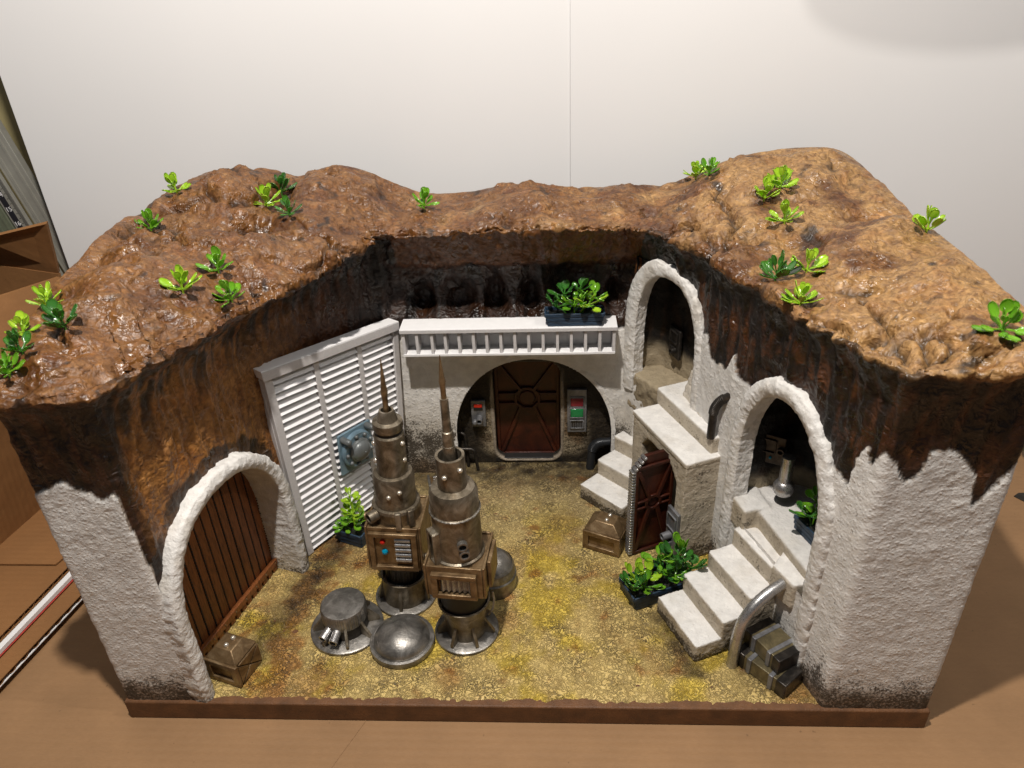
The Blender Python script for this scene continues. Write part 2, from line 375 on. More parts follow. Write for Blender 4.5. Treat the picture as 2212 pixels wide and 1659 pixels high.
def ground():
    xs = np.arange(-29.6, 29.7, 0.22); ys = np.arange(-0.02, 33.2, 0.22); X, Y = np.meshgrid(xs, ys); nx, ny = len(xs), len(ys)
    P = np.stack([X.ravel(), Y.ravel(), np.zeros(X.size)], 1)
    z = 0.10*fbm(P*0.35, 3) + 0.07*fbm(P*np.array([1.6, 1.6, 1]), 2)
    z -= 0.10*(1-sst(P[:, 1], 0, 0.5)); P[:, 2] = z - 0.06
    n1 = fbm(P*0.16+5, 4); n2 = fbm(P*0.22+40, 4); n3 = fbm(P*0.5+90, 3)
    c = np.tile(lin(204, 178, 114), (len(P), 1))
    c = lerp(c, lin(164, 124, 70), 0.75*sst(n1, -0.05, 0.4)); c = lerp(c, lin(150, 136, 110), 0.5*sst(P[:, 1], 14, 24))
    yel = sst(n2 + 0.10*np.exp(-((P[:, 1]-4)/5)**2) + 0.14*np.exp(-((P[:, 0]-2)/5)**2), 0.06, 0.34)*sst(-P[:, 1], -26, -14)
    c = lerp(c, lin(198, 170, 44), 0.7*yel)
    c = lerp(c, lin(150, 92, 36), 0.7*sst(n3+0.4*np.exp(-((P[:, 0]+19)/3.5)**2), 0.2, 0.5))
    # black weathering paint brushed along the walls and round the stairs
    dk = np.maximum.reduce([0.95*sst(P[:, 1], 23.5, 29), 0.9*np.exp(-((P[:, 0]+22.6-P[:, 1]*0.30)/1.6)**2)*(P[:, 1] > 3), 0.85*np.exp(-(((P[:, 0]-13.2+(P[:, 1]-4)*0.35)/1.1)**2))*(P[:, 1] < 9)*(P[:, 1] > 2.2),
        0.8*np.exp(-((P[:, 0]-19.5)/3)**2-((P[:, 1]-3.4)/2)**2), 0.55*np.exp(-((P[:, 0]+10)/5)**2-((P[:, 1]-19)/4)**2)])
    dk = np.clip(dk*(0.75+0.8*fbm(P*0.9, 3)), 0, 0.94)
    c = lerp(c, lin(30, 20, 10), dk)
    f = [(j*nx+i, j*nx+i+1, (j+1)*nx+i+1, (j+1)*nx+i) for j in range(ny-1) for i in range(nx-1)]
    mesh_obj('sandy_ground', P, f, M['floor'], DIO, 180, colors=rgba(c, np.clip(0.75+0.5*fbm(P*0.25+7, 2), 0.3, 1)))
ground()

NODES = [  # plan x, y, lip overhang, lip height, outer top edge x, y, z
    (-30.2, 35.8, 0.3, 28.8, -29.6, 35.2, 28.6), (-30.1, 18, 0.5, 29.6, -29.4, 18, 29.4), (-30.0, 8, 0.6, 28.3, -29.6, 8, 28.2), (-30, 0, 1.0, 27.4, -30.8, 0.3, 27.6),
    (-24.4, 0, 1.1, 27.5, -30.9, 8, 29.5), (-22.5, 7, 1.8, 27.2, -30.9, 16, 31.1), (-21.2, 14.9, 3.4, 26.7, -30.9, 26, 31.1), (-17.9, 22.2, 3.9, 26.9, -29.5, 35.8, 30.5),
    (-13.4, 28.4, 2.6, 27.2, -15, 36, 30.3), (-6, 28.3, 2.6, 27.6, -8.5, 36, 27.7), (-1, 28.3, 2.8, 27.8, -1, 36, 28.1), (5, 28.3, 2.6, 27.6, 5, 36, 28.0), (10.2, 28.6, 2.0, 27.3, 12, 36, 27.8), (13.0, 25.0, 1.3, 27.5, 22, 36, 30.8),
    (15.5, 21, 0.9, 27.3, 29.6, 35.8, 31.0), (17.0, 16.5, 0.6, 27.2, 31.2, 25, 29.4), (20.0, 7.7, 0.7, 27.6, 31, 13, 29.4), (22.5, 0, 0.9, 28.5, 30.9, 5, 29.2),
    (30, 0, 0.7, 28.2, 30.8, 0.3, 28.8), (30.1, 10, 0.5, 28.2, 29.5, 10, 28.0), (30.2, 35.8, 0.3, 28.6, 29.6, 35.2, 28.4)]
NS = [0.0]
for a, b in zip(NODES, NODES[1:]): NS.append(NS[-1]+math.hypot(b[0]-a[0], b[1]-a[1]))
NS = np.array(NS); ND = np.array(NODES)
# arch openings: plan origin, wall direction, inner half ellipse centre/half-width, spring height, top, foot height
def frame(p, q):
    d = np.array([q[0]-p[0], q[1]-p[1]]); d /= np.hypot(*d); return np.array(p, float), d, np.array([d[1], -d[0]])
LW = frame((-24.4, 0), (-20.5, 14.5)); BW = frame((-12.2, 28.3), (10.2, 28.3)); UW = frame((10.2, 28.6), (15.5, 21)); RW = frame((15.5, 21), (22.5, 0))
RWL = math.hypot(7, 21)
ARCH = {  # frame, centre u, half width, spring z, top z, foot z, exponent
    'left': (LW, 7.4, 6.5, 7.0, 15.0, -0.4, 2.3), 'back': (BW, 13.2, 8.0, 4.5, 13.7, -0.4, 2.1),
    'upper': (UW, 5.3, 3.85, 16.5, 23.6, 12.0, 2.35), 'right': (RW, RWL-8.9, 5.0, 13.0, 20.8, 7.0, 2.1)}
def inside(A, u, z, grow):
    _, uc, a, zs, zt, zf, e = A; a2 = a+grow; b2 = zt-zs+grow
    up = (np.abs((u-uc)/a2)**e + np.abs((z-zs)/b2)**e) < 1
    return np.where(z > zs, up, (np.abs(u-uc) < a2) & (z > zf))

def shell():
    ds = 0.17; L = NS[-1]; n = int(L/ds); s = np.linspace(0, L, n)
    px, py = np.interp(s, NS, ND[:, 0]), np.interp(s, NS, ND[:, 1])
    def smooth(a, k):
        p = np.pad(a, k, mode='edge'); p[:k] = 2*a[0]-a[k:0:-1]; p[-k:] = 2*a[-1]-a[-2:-k-2:-1]
        return np.convolve(p, np.ones(2*k+1)/(2*k+1), 'valid')
    px, py = smooth(px, 2), smooth(py, 2)
    tx, ty = smooth(np.gradient(px), 4), smooth(np.gradient(py), 4); tl = np.hypot(tx, ty); nx_, ny_ = ty/tl, -tx/tl
    tx2, ty2 = smooth(np.gradient(px), 14), smooth(np.gradient(py), 14); tl2 = np.hypot(tx2, ty2); ox, oy = ty2/tl2, -tx2/tl2
    ov, zl = smooth(np.interp(s, NS, ND[:, 2]), 9), smooth(np.interp(s, NS, ND[:, 3]), 9)
    # an uneven lip
    sp = np.stack([px, py, s*0], 1); ov = ov + 0.35 + 0.7*fbm(sp*0.4, 3) + 0.6*fbm(sp*1.2+9, 3); zl = zl + 0.35*fbm(sp*0.3+50, 3)
    ov = np.maximum(ov, 0.15)
    bx, by, bz = (smooth(np.interp(s, NS, ND[:, k]), 9) for k in (4, 5, 6))
    NZ, NTOP = 150, 120
    kexp = 4.5-2.7*np.exp(-((s-(NS[8]+NS[12])/2)/9.0)**4)   # the back overhang sags lower
    tz = 1-(1-np.linspace(0, 1, NZ))**1.35
    rows = []
    for t in tz:                                   # up the wall to the lip
        z = -0.12 + (zl+0.12)*t
        k = np.clip((z-21)/(zl-21), 0, 1)**kexp
        rows.append(np.stack([px+(nx_*(1-k)+ox*k)*ov*k, py+(ny_*(1-k)+oy*k)*ov*k, z], 1))
    lipx, lipy = rows[-1][:, 0], rows[-1][:, 1]
    for t in np.linspace(0, 1, NTOP+1)[1:]**1.15:  # over the top to the outer edge
        z = zl + (bz-zl)*sst(t, -0.25, 0.95) + 0.4*math.sin(math.pi*t)*np.clip(np.hypot(bx-lipx, by-lipy)/9, 0, 1) + 0.28*min(t/0.03, 1)
        rows.append(np.stack([lipx+(bx-lipx)*t, lipy+(by-lipy)*t, z], 1))
    for R in rows[NZ:]:                            # the larger humps, saddles and benches of the hill
        x, y = R[:, 0], R[:, 1]; g = lambda cx, cy, a, b: np.exp(-((x-cx)/a)**2-((y-cy)/b)**2)
        R[:, 2] += 1.3*g(-25.5, 31, 3.4, 5) + 1.3*g(-17.2, 31.5, 3.0, 4.5) - 1.3*g(-21.2, 30, 1.5, 6) - 1.2*g(-25, 23, 6, 2.0) + 0.9*g(-21, 18.5, 4, 2.4) - 0.8*g(-10.6, 30, 2.0, 4) + 0.2*g(-27, 12, 3, 4) \
            + 0.9*g(25, 30, 5, 5) - 1.0*g(22.5, 25.5, 3.5, 1.2) - 0.9*g(27.5, 22, 3, 1.6) + 0.3*g(24.5, 13, 4, 4) - 0.7*g(26, 7.5, 3, 1.3) - 0.6*g(13, 32, 2.5, 4) + 0.5*g(3, 31, 5, 1.6)
    G = np.stack(rows); nr = len(rows)             # rows x columns x 3
    du = np.gradient(G, axis=1); dv = np.gradient(G, axis=0); N = np.cross(du, dv); N /= np.linalg.norm(N, axis=2)[:, :, None]+1e-9
    P = G.reshape(-1, 3); N = N.reshape(-1, 3)
    row = np.repeat(np.arange(nr), n); sc = np.tile(s, nr); z = P[:, 2]
    top = sst(row, NZ-6, NZ+6)
    # white plaster mask: height of the painted plaster along the wall
    i = lambda k: NS[k]
    hp = [(0, 19.9), (i(3), 19.9), (i(3)+2.3, 21.0), (i(3)+4.3, 19.5), (i(4)-.2, 19.9), (i(4)+.25, 12), (i(4)+.6, 8), (i(4)+.9, -2), (i(8)-.6, -2), (i(8)-.2, 16.9), (i(12)-.2, 16.9), (i(12)+1, 18.5),
          (i(14)-1.6, 19.5), (i(14)-.3, 18.7), (i(14)+.8, 20.2), (i(14)+1.4, 20.6), (i(14)+2.3, 18.8), (i(14)+4.7, 19.0), (i(14)+5.6, 20.9), (i(14)+6.2, 19.2), (i(14)+7.5, 19.4), (i(17)-3.2, 19.0),
          (i(17)-2.4, 18.4), (i(17)-2.0, 21.2), (i(17)-1.4, 22.4), (i(17)-.9, 21.0), (i(17)-.2, 22.6), (i(17)+.5, 22.2), (i(17)+1.4, 20.6), (i(17)+2.0, 21.0), (i(17)+2.4, 22.9), (i(17)+3.9, 22.9), (i(17)+5.3, 21.2), (i(17)+5.6, 18.8), (i(17)+6.2, 19.4), (i(18)-.1, 22.0), (L, 21)]
    hs = np.interp(sc, [a for a, _ in hp], [b for _, b in hp]) + 0.30*fbm(np.stack([sc*1.6, z*0.8, sc*0], 1), 3)
    # arch rings live on the wall too: paint a little plaster beside them
    dz = hs - z; W = sst(dz, -0.05, 0.12)*(row < NZ)
    # displacement
    streak = fbm(P*np.array([0.9, 0.9, 0.16])+3, 4)
    rk_wall = 0.55*streak + 0.16*fbm(P*np.array([2.4, 2.4, 0.9]), 3) + 0.25*fbm(P*0.35+70, 2)
    warp = P + 1.2*np.stack([fbm(P*0.3+k*33, 2) for k in range(3)], 1)
    fold = ridge(warp*0.30, 3)
    patch = sst(fbm(P*0.2+77, 2), -0.2, 0.25)
    crease = -np.maximum(0, 0.13-np.abs(fbm(warp*0.17+9, 3)))/0.13*sst(fbm(P*0.11+55, 2), -0.1, 0.2)          # sharp ruts
    rot = np.stack([P[:, 0]*0.8+P[:, 1]*0.6, -P[:, 0]*0.6+P[:, 1]*0.8, P[:, 2]], 1) + 0.8*np.stack([fbm(P*0.25+k*13, 2) for k in range(3)], 1)
    trowel = ridge(rot*np.array([0.45, 1.7, 1.0])+40, 3)
    rk_top = 1.5*fbm(P*0.12+20, 2) + 0.5*(fold-0.5) + 0.9*crease + (0.03+0.30*patch)*(trowel-0.4) + (0.02+0.05*(1-patch))*ridge(P*1.8+3, 3) - 0.3
    lipb = np.exp(-((row-NZ)/9.0)**2)
    rk_top += lipb*(0.5*fbm(P*0.9+15, 3)+0.35*(ridge(P*1.3+8, 2)-0.4))
    rk = rk_wall*(1-top) + rk_top*top
    edge = sst(row, nr-14, nr-1); rk *= 1-0.75*edge
    rk *= 1-0.75*(1-sst(z, 0.2, 3))*(1-top)
    lum = np.maximum(fbm(P*2.3+60, 3), -0.1)
    st = 0.16 + 0.03*fbm(P*2.1, 2) + 0.09*lum + 0.05*fbm(P*0.5, 2)
    # the back wall over the ledge: three dark hollows between lumpy columns
    D = rk*(1-W) + st*W
    n_s = fbm(P*0.8+41, 2)
    for xc, wd, zt in ((-9.3, 0.9, 22.0), (-5.6, 1.3, 22.2), (-2.4, 0.9, 22.6), (1.0, 1.0, 22.2), (4.9, 2.0, 23.6), (9.0, 0.7, 22.0)):
        D -= 1.5*np.exp(-np.abs((P[:, 0]-xc+0.25*n_s)/wd)**2.6)*sst(-z+0.6*n_s, -zt, -zt+2.2)*sst(z, 17.6, 18.6)*(np.abs(P[:, 1]-28) < 3)*(1-W)
    D -= 1.3*sst(z, 18.2, 19.0)*sst(-z, -24.2, -22.4)*((np.abs(P[:, 1]-28) < 3) & (P[:, 0] > -12.5) & (P[:, 0] < 10.5))*(1-W)
    P2 = P + N*D[:, None]
    # ---- colours
    n1 = fbm(P*0.22, 4); n2 = fbm(P*0.6+12, 3); n3 = fbm(P*np.array([1.1, 1.1, 0.2]), 3)
    ctop = lerp(np.tile(BROWN, (len(P), 1)), lin(90, 53, 22), 0.8*sst(n1, 0.0, 0.4)); ctop = lerp(ctop, lin(172, 136, 88), 0.9*sst(-n1+0.018*P[:, 0], 0.02, 0.4))
    ctop = lerp(ctop, lin(34, 28, 26), 0.85*sst(n2, 0.32, 0.46))
    ctop = lerp(ctop, lin(150, 112, 70), 0.5*sst(fold, 0.62, 0.85)); ctop = lerp(ctop, lin(26, 18, 13), 0.8*sst(-crease, 0.45, 0.95)); ctop = lerp(ctop, lin(34, 22, 14), 0.75*sst(-fold, -0.12, 0.12))
    left = sst(-P[:, 0], 11, 16)*(P[:, 1] > 0.6); front = (P[:, 1] < 0.6)
    cw = lerp(np.tile(DKBROWN, (len(P), 1)), OCHRE*1.05, 0.85*left*sst(P[:, 1], -1, 2)*sst(-P[:, 1], -24, -12))
    cw = lerp(cw, lin(92, 56, 28), 0.7*sst(n3, 0.0, 0.4)*(1-0.6*left)); cw = lerp(cw, BLACK, 0.92*sst(-n3+0.25*sst(z, 20, 26), 0.0, 0.3)*(1-0.85*left*sst(-z, -24.5, -20)))
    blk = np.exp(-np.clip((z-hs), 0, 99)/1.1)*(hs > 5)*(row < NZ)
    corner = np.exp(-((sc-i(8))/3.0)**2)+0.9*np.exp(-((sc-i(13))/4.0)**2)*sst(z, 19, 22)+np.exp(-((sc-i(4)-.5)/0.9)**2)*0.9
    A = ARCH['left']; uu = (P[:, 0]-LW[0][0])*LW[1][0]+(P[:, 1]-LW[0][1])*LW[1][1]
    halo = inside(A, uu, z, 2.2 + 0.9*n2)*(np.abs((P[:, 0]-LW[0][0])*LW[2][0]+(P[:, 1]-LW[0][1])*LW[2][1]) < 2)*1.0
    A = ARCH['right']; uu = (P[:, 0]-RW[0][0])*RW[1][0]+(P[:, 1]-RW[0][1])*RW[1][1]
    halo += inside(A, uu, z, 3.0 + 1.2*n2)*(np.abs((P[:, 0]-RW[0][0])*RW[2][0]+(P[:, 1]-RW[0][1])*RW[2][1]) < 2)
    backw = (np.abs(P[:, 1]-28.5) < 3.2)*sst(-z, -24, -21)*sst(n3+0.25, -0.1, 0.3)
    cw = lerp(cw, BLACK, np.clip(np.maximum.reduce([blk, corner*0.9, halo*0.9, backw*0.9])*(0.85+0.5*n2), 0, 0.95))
    sag = (np.abs(P[:, 1]-27.5) < 4)*(P[:, 0] > -11)*(P[:, 0] < 11)*sst(z+1.0*n2, 22.6, 24.0)*(row < NZ); cw = lerp(cw, lin(126, 82, 42), 0.9*sag)
    crock = lerp(cw, ctop, sst(row+3*n2, NZ-7, NZ-1))
    cst = lerp(np.tile(WHITE, (len(P), 1)), TAN, np.clip(0.18*sst(n2, 0.05, 0.5)+0.35*sst(-z, -5, 1), 0, 1))
    backlow = (np.abs(P[:, 1]-28.3) < 1)*sst(-z, -11, -4); cst = lerp(cst, TAN*0.8, 0.5*backlow)
    cst = lerp(cst, lin(120, 88, 54), 0.75*sst(-z+1.2*n2, -2.6, -0.4))
    gr = np.clip(1.0*sst(-z, -6.5, 0.3)+0.75*backlow+0.05, 0, 1)
    seam = np.exp(-((sc-i(17)+0.9)/0.35)**2); gr = np.clip(gr+0.4*seam, 0, 1)
    col = crock*(1-W)[:, None] + cst*W[:, None]
    alpha = (1-W)*np.clip(0.35+0.4*n1+0.3*(1-top), 0.05, 1) + W*gr
    # ---- faces, holes for the arches, split plaster / rock
    def uz(F_): return (P[:, 0]-F_[0][0])*F_[1][0]+(P[:, 1]-F_[0][1])*F_[1][1], np.abs((P[:, 0]-F_[0][0])*F_[2][0]+(P[:, 1]-F_[0][1])*F_[2][1])
    hole = np.zeros(len(P), bool)
    for k, A in ARCH.items():
        u, dist = uz(A[0]); lo, hi = {'left': (3.6, 6.6), 'back': (7.6, 12.5), 'upper': (11.6, 14.6), 'right': (13.6, 17.4)}[k]
        segm = (sc > np.interp(lo, range(len(NS)), NS)) & (sc < np.interp(hi, range(len(NS)), NS))
        hole |= inside(A, u, z, {'back': 0.22}.get(k, 0.45)) & segm & (row < NZ-8)
    idx = np.arange(nr*n).reshape(nr, n); q = np.stack([idx[:-1, :-1], idx[:-1, 1:], idx[1:, 1:], idx[1:, :-1]], -1).reshape(-1, 4)
    q = q[~hole[q].all(1)]
    wq = W[q].mean(1) > 0.5
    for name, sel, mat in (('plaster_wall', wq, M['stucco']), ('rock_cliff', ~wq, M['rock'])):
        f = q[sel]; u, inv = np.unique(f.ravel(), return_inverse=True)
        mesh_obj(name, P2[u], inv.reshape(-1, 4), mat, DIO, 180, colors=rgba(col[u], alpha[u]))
    # sampler for things standing on the rock
    step = q[~wq][::1]; tri = step[step[:, 0] >= (NZ-2)*n]
    return BVHTree.FromPolygons((P2*S).tolist(), tri.tolist())
ROCK = shell()
MB().box((0, 35.95, 13.2), (60.4, 0.3, 26.5)).build('back_panel', M['base'], DIO)
def on_rock(x, y):
    h = ROCK.ray_cast(Vector((x*S, y*S, 0.5)), Vector((0, 0, -1)))
    return (h[0].z/S) if h[0] else 28.5

def arch_ring(name, key, width, din, dout, jamb=None, amp=0.095, protr=0.5, wleft=None, foot=None):
    (o, d, nn), uc, a, zs, zt, zf, e = ARCH[key]; zf = zf if foot is None else foot
    th = np.linspace(math.pi, 0, 900); cc, sn = np.cos(th), np.abs(np.sin(th))
    cu = np.concatenate([[uc-a], uc+a*np.sign(cc)*np.abs(cc)**(2/e), [uc+a]]); cz_ = np.concatenate([[zf], zs+(zt-zs)*sn**(2/e), [zf]])
    L = np.concatenate([[0], np.cumsum(np.hypot(np.diff(cu), np.diff(cz_)))]); ss = np.arange(0, L[-1]+0.05, 0.12)
    U_, Z_ = np.interp(ss, L, cu), np.interp(ss, L, cz_); k9 = np.ones(9)/9
    tu, tz = np.gradient(U_), np.gradient(Z_); tu, tz = (np.convolve(np.pad(q, 4, mode='edge'), k9, 'valid') for q in (tu, tz)); tl = np.hypot(tu, tz)
    pts = list(zip(U_, Z_, -tz/tl, tu/tl))
    sec = [(0, -din + (din+dout)*k/14) for k in range(14)] + [(width*k/10, dout+protr*0.35*math.sin(math.pi*k/10)) for k in range(10)] + [(width, dout - (dout+0.6)*k/4) for k in range(5)]
    n = len(sec); V = []; NN = []; DP = []
    for j, (u, z, nu, nz) in enumerate(pts):
        wl = width if wleft is None or nu > 0.2 else width*(1+(wleft-1)*min(1, (0.2-nu)*1.5))
        for k, (r, w_) in enumerate(sec):
            r2 = r*wl/width; U = u+nu*r2; Z = z+nz*r2
            V.append((o[0]+d[0]*U+nn[0]*w_, o[1]+d[1]*U+nn[1]*w_, Z)); DP.append(w_)
            if k < 14: NN.append((-d[0]*nu, -d[1]*nu, -nz))
            elif k < 24: NN.append((nn[0], nn[1], 0))
            else: NN.append((d[0]*nu, d[1]*nu, nz))
    V = np.array(V); NN = np.array(NN); DP = np.array(DP)
    V2 = V + NN*(amp*(0.9*fbm(V*2.6+4, 3)+1.0*np.maximum(fbm(V*1.7, 2), 0)+0.8*fbm(V*0.6+8, 2)) - amp*0.15)[:, None]
    # ragged outer edge
    rag = 0.30*fbm(V*1.2+21, 3); ko = np.tile(np.array([1.0 if k >= 20 else 0.0 for k in range(n)]), len(pts)); V2 += NN*0 + np.stack([d[0]*rag*ko*0.6, d[1]*rag*ko*0.6, rag*ko], 1)
    z = V[:, 2]; c = lerp(np.tile(WHITE, (len(V), 1)), TAN, np.clip(0.25*sst(fbm(V*0.6, 2), 0, .4)+0.3*sst(-z, -4, 0), 0, 1)); al = np.clip(1.0*sst(-z, -2.5, 0.2), 0, 1)*(0.9 if key == 'left' else 0.8)
    if jamb is not None:
        t = sst(-DP, -0.05, 0.12); c = lerp(c, jamb, t); al = np.maximum(al, 0.2*t)
    f = [(j*n+k, j*n+k+1, (j+1)*n+k+1, (j+1)*n+k) for j in range(len(pts)-1) for k in range(n-1)]
    f = [tuple(reversed(q)) for q in f]
    mesh_obj(name, V2, f, M['stucco'], DIO, 180, colors=rgba(c, al))
arch_ring('arch_surround', 'left', 1.15, 2.5, 0.9, protr=0.6)
arch_ring('arch_surround', 'right', 1.35, 1.0, 0.4, protr=0.6, foot=-0.1)
arch_ring('arch_surround', 'upper', 1.0, 0.9, 0.3, protr=0.4, wleft=1.5, foot=10.5)
arch_ring('arch_reveal', 'back', 0.45, 1.9, 0.12, jamb=BLACK, amp=0.04, protr=0.05)

def alcove(name, key, depth, grow, zlo, zhi, tanz, r=1.8):
    """curved hollow behind an arch, black above and tan plaster low down"""
    (o, d, nn), uc, a, zs, zt, zf, e = ARCH[key]; a = a+grow
    path = [(uc-a, 0.0)] + [(uc-a+r-r*math.cos(t), -depth+r-r*math.sin(t)) for t in np.linspace(0, math.pi/2, 12)] + [(uc+a-r+r*math.sin(t), -depth+r-r*math.cos(t)) for t in np.linspace(0, math.pi/2, 12)] + [(uc+a, 0.0)]
    pp = np.array(path); L = np.concatenate([[0], np.cumsum(np.hypot(*np.diff(pp, axis=0).T))]); ss = np.arange(0, L[-1], 0.17)
    U = np.interp(ss, L, pp[:, 0]); Wd = np.interp(ss, L, pp[:, 1]); zz = np.arange(zlo, zhi, 0.17); V = []
    for z in zz:
        for u, w_ in zip(U, Wd): V.append((o[0]+d[0]*u+nn[0]*w_, o[1]+d[1]*u+nn[1]*w_, z))
    n = len(U); V = np.array(V)
    tang = np.stack([np.gradient(U), np.gradient(Wd)], 1); tang /= np.linalg.norm(tang, axis=1)[:, None]
    nl = np.stack([-tang[:, 1], tang[:, 0]], 1); NX = nl[:, 0:1]*d+nl[:, 1:2]*nn; NN = np.tile(np.concatenate([NX, np.zeros((n, 1))], 1), (len(zz), 1))
    V2 = V + NN*(0.14*fbm(V*1.6, 3)+0.25*fbm(V*0.4, 2))[:, None]
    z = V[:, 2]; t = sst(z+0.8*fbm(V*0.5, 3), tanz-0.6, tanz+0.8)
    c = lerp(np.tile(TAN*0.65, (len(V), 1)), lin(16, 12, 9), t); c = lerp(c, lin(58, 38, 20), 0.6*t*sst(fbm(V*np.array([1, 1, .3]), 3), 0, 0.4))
    f = [(j*n+k, j*n+k+1, (j+1)*n+k+1, (j+1)*n+k) for j in range(len(zz)-1) for k in range(n-1)]
    m = len(V2); cap = list(range((len(zz)-1)*n, len(zz)*n)); f.append(tuple(cap))
    mesh_obj(name, V2, f, M['stucco'], DIO, 180, colors=rgba(c, 0.35+0.3*t*0))
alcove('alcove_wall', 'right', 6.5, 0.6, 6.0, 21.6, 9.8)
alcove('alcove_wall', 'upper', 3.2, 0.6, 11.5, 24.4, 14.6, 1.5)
# floor of the upper alcove
(o_, d_, n_) = UW
ALC = [tuple(o_+d_*u+n_*w_) for u, w_ in ((0.6, 0.12), (0.6, -3.6), (10.0, -3.6), (10.0, 0.12))]

def back_alcove():
    """plaster wall behind the back arch with a rounded door opening"""
    xs = np.arange(-8.6, 10.8, 0.15); zs = np.arange(-0.1, 14.4, 0.15); X, Z = np.meshgrid(xs, zs); n = len(xs)
    V = np.stack([X.ravel(), np.full(X.size, 30.0), Z.ravel()], 1)
    def rr(x, z, g): # rounded rectangle
        qx = np.abs(x-0.35)-(3.45-1.3+g); qz = np.abs(z-6.45)-(5.95-1.3+g); return np.hypot(np.maximum(qx, 0), np.maximum(qz, 0))+np.minimum(np.maximum(qx, qz), 0)-1.3
    dd = rr(V[:, 0], V[:, 2], 0)
    V2 = V.copy(); V2[:, 1] -= 0.10*fbm(V*2.4, 3)+0.08*np.maximum(fbm(V*3.1+9, 2), 0)
    f = [(j*n+k, j*n+k+1, (j+1)*n+k+1, (j+1)*n+k) for j in range(len(zs)-1) for k in range(n-1)]
    f = [q for q in f if not all(dd[i] < 0.12 for i in q)]
    blk = np.clip(sst(np.hypot((V[:, 0]-1)/8, np.maximum(V[:, 2]-4.5, 0)/9.2), 0.56, 0.8)+sst(-V[:, 2], -1.8, -0.4), 0, 1)
    c = lerp(np.tile(TAN*0.75, (len(V), 1)), lin(96, 66, 36), 0.7*sst(fbm(V*0.4, 3), -0.1, 0.3)); c = lerp(c, BLACK, np.clip(blk+0.85*sst(V[:, 2], 7.0, 8.5), 0, 0.96)); c = lerp(c, lin(165, 155, 140), 0.6*np.exp(-(dd/0.3)**2))  # black paint above, the ledge's shadow over the door painted in with it
    mesh_obj('alcove_wall', V2, f, M['stucco'], DIO, 180, colors=rgba(c, np.clip(0.78-0.5*np.exp(-(dd/0.3)**2), 0, 1)))
    # rounded lip of the opening, worn pale
    pts = []
    for k in range(160):
        t = 2*math.pi*k/160; cx, cz = math.cos(t), math.sin(t); lo, hi = 0, 12
        for _ in range(40):
            mid = (lo+hi)/2
            if rr(np.array([0.35+cx*mid]), np.array([6.45+cz*mid]), 0)[0] < 0: lo = mid
            else: hi = mid
        pts.append((0.35+cx*lo, 6.45+cz*lo, cx, cz))
    sec = [(0.0, 1.6), (0.0, 1.0), (0.0, 0.4), (0.0, 0.05), (0.06, -0.08), (0.18, -0.14), (0.32, -0.12), (0.45, 0.02)]; V = []; C = []; D = []
    for x, z, cx, cz in pts:
        for r, y in sec: V.append((x+cx*r, 30+y, z+cz*r)); D.append(y)
    V = np.array(V); V[:, 1] -= 0.07*fbm(V*3, 2); D = np.array(D); m = len(sec)
    c = lerp(np.tile(lin(150, 138, 122), (len(V), 1)), BLACK, np.clip(sst(D, 0.0, 0.3)+0.8*sst(V[:, 2], 9, 12), 0, 0.95))
    f = [(j*m+k, ((j+1) % 160)*m+k, ((j+1) % 160)*m+k+1, j*m+k+1) for j in range(160) for k in range(m-1)]
    mesh_obj('door_opening_lip', V, f, M['stucco'], DIO, 180, colors=rgba(c, np.full(len(V), 0.45)))
back_alcove()

# ------------------------------------------------------------------ plastered blocks: porch, stairs
def st_disp(P, N): return 0.05*fbm(P*3.0, 3)+0.06*np.maximum(fbm(P*2.0+60, 2), 0)*(1-0.75*np.clip(N[:, 2], 0, 1))+0.05*fbm(P*0.7, 2)
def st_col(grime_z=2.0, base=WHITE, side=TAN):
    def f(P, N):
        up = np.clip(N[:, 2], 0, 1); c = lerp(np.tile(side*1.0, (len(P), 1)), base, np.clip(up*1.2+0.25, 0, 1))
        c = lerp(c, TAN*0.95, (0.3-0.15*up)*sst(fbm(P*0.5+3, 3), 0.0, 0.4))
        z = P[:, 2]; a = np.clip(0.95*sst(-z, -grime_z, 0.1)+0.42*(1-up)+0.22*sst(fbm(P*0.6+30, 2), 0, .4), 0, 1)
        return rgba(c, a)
    return f
def pt(o, d, n, u, w): return (o[0]+d[0]*u+n[0]*w, o[1]+d[1]*u+n[1]*w)

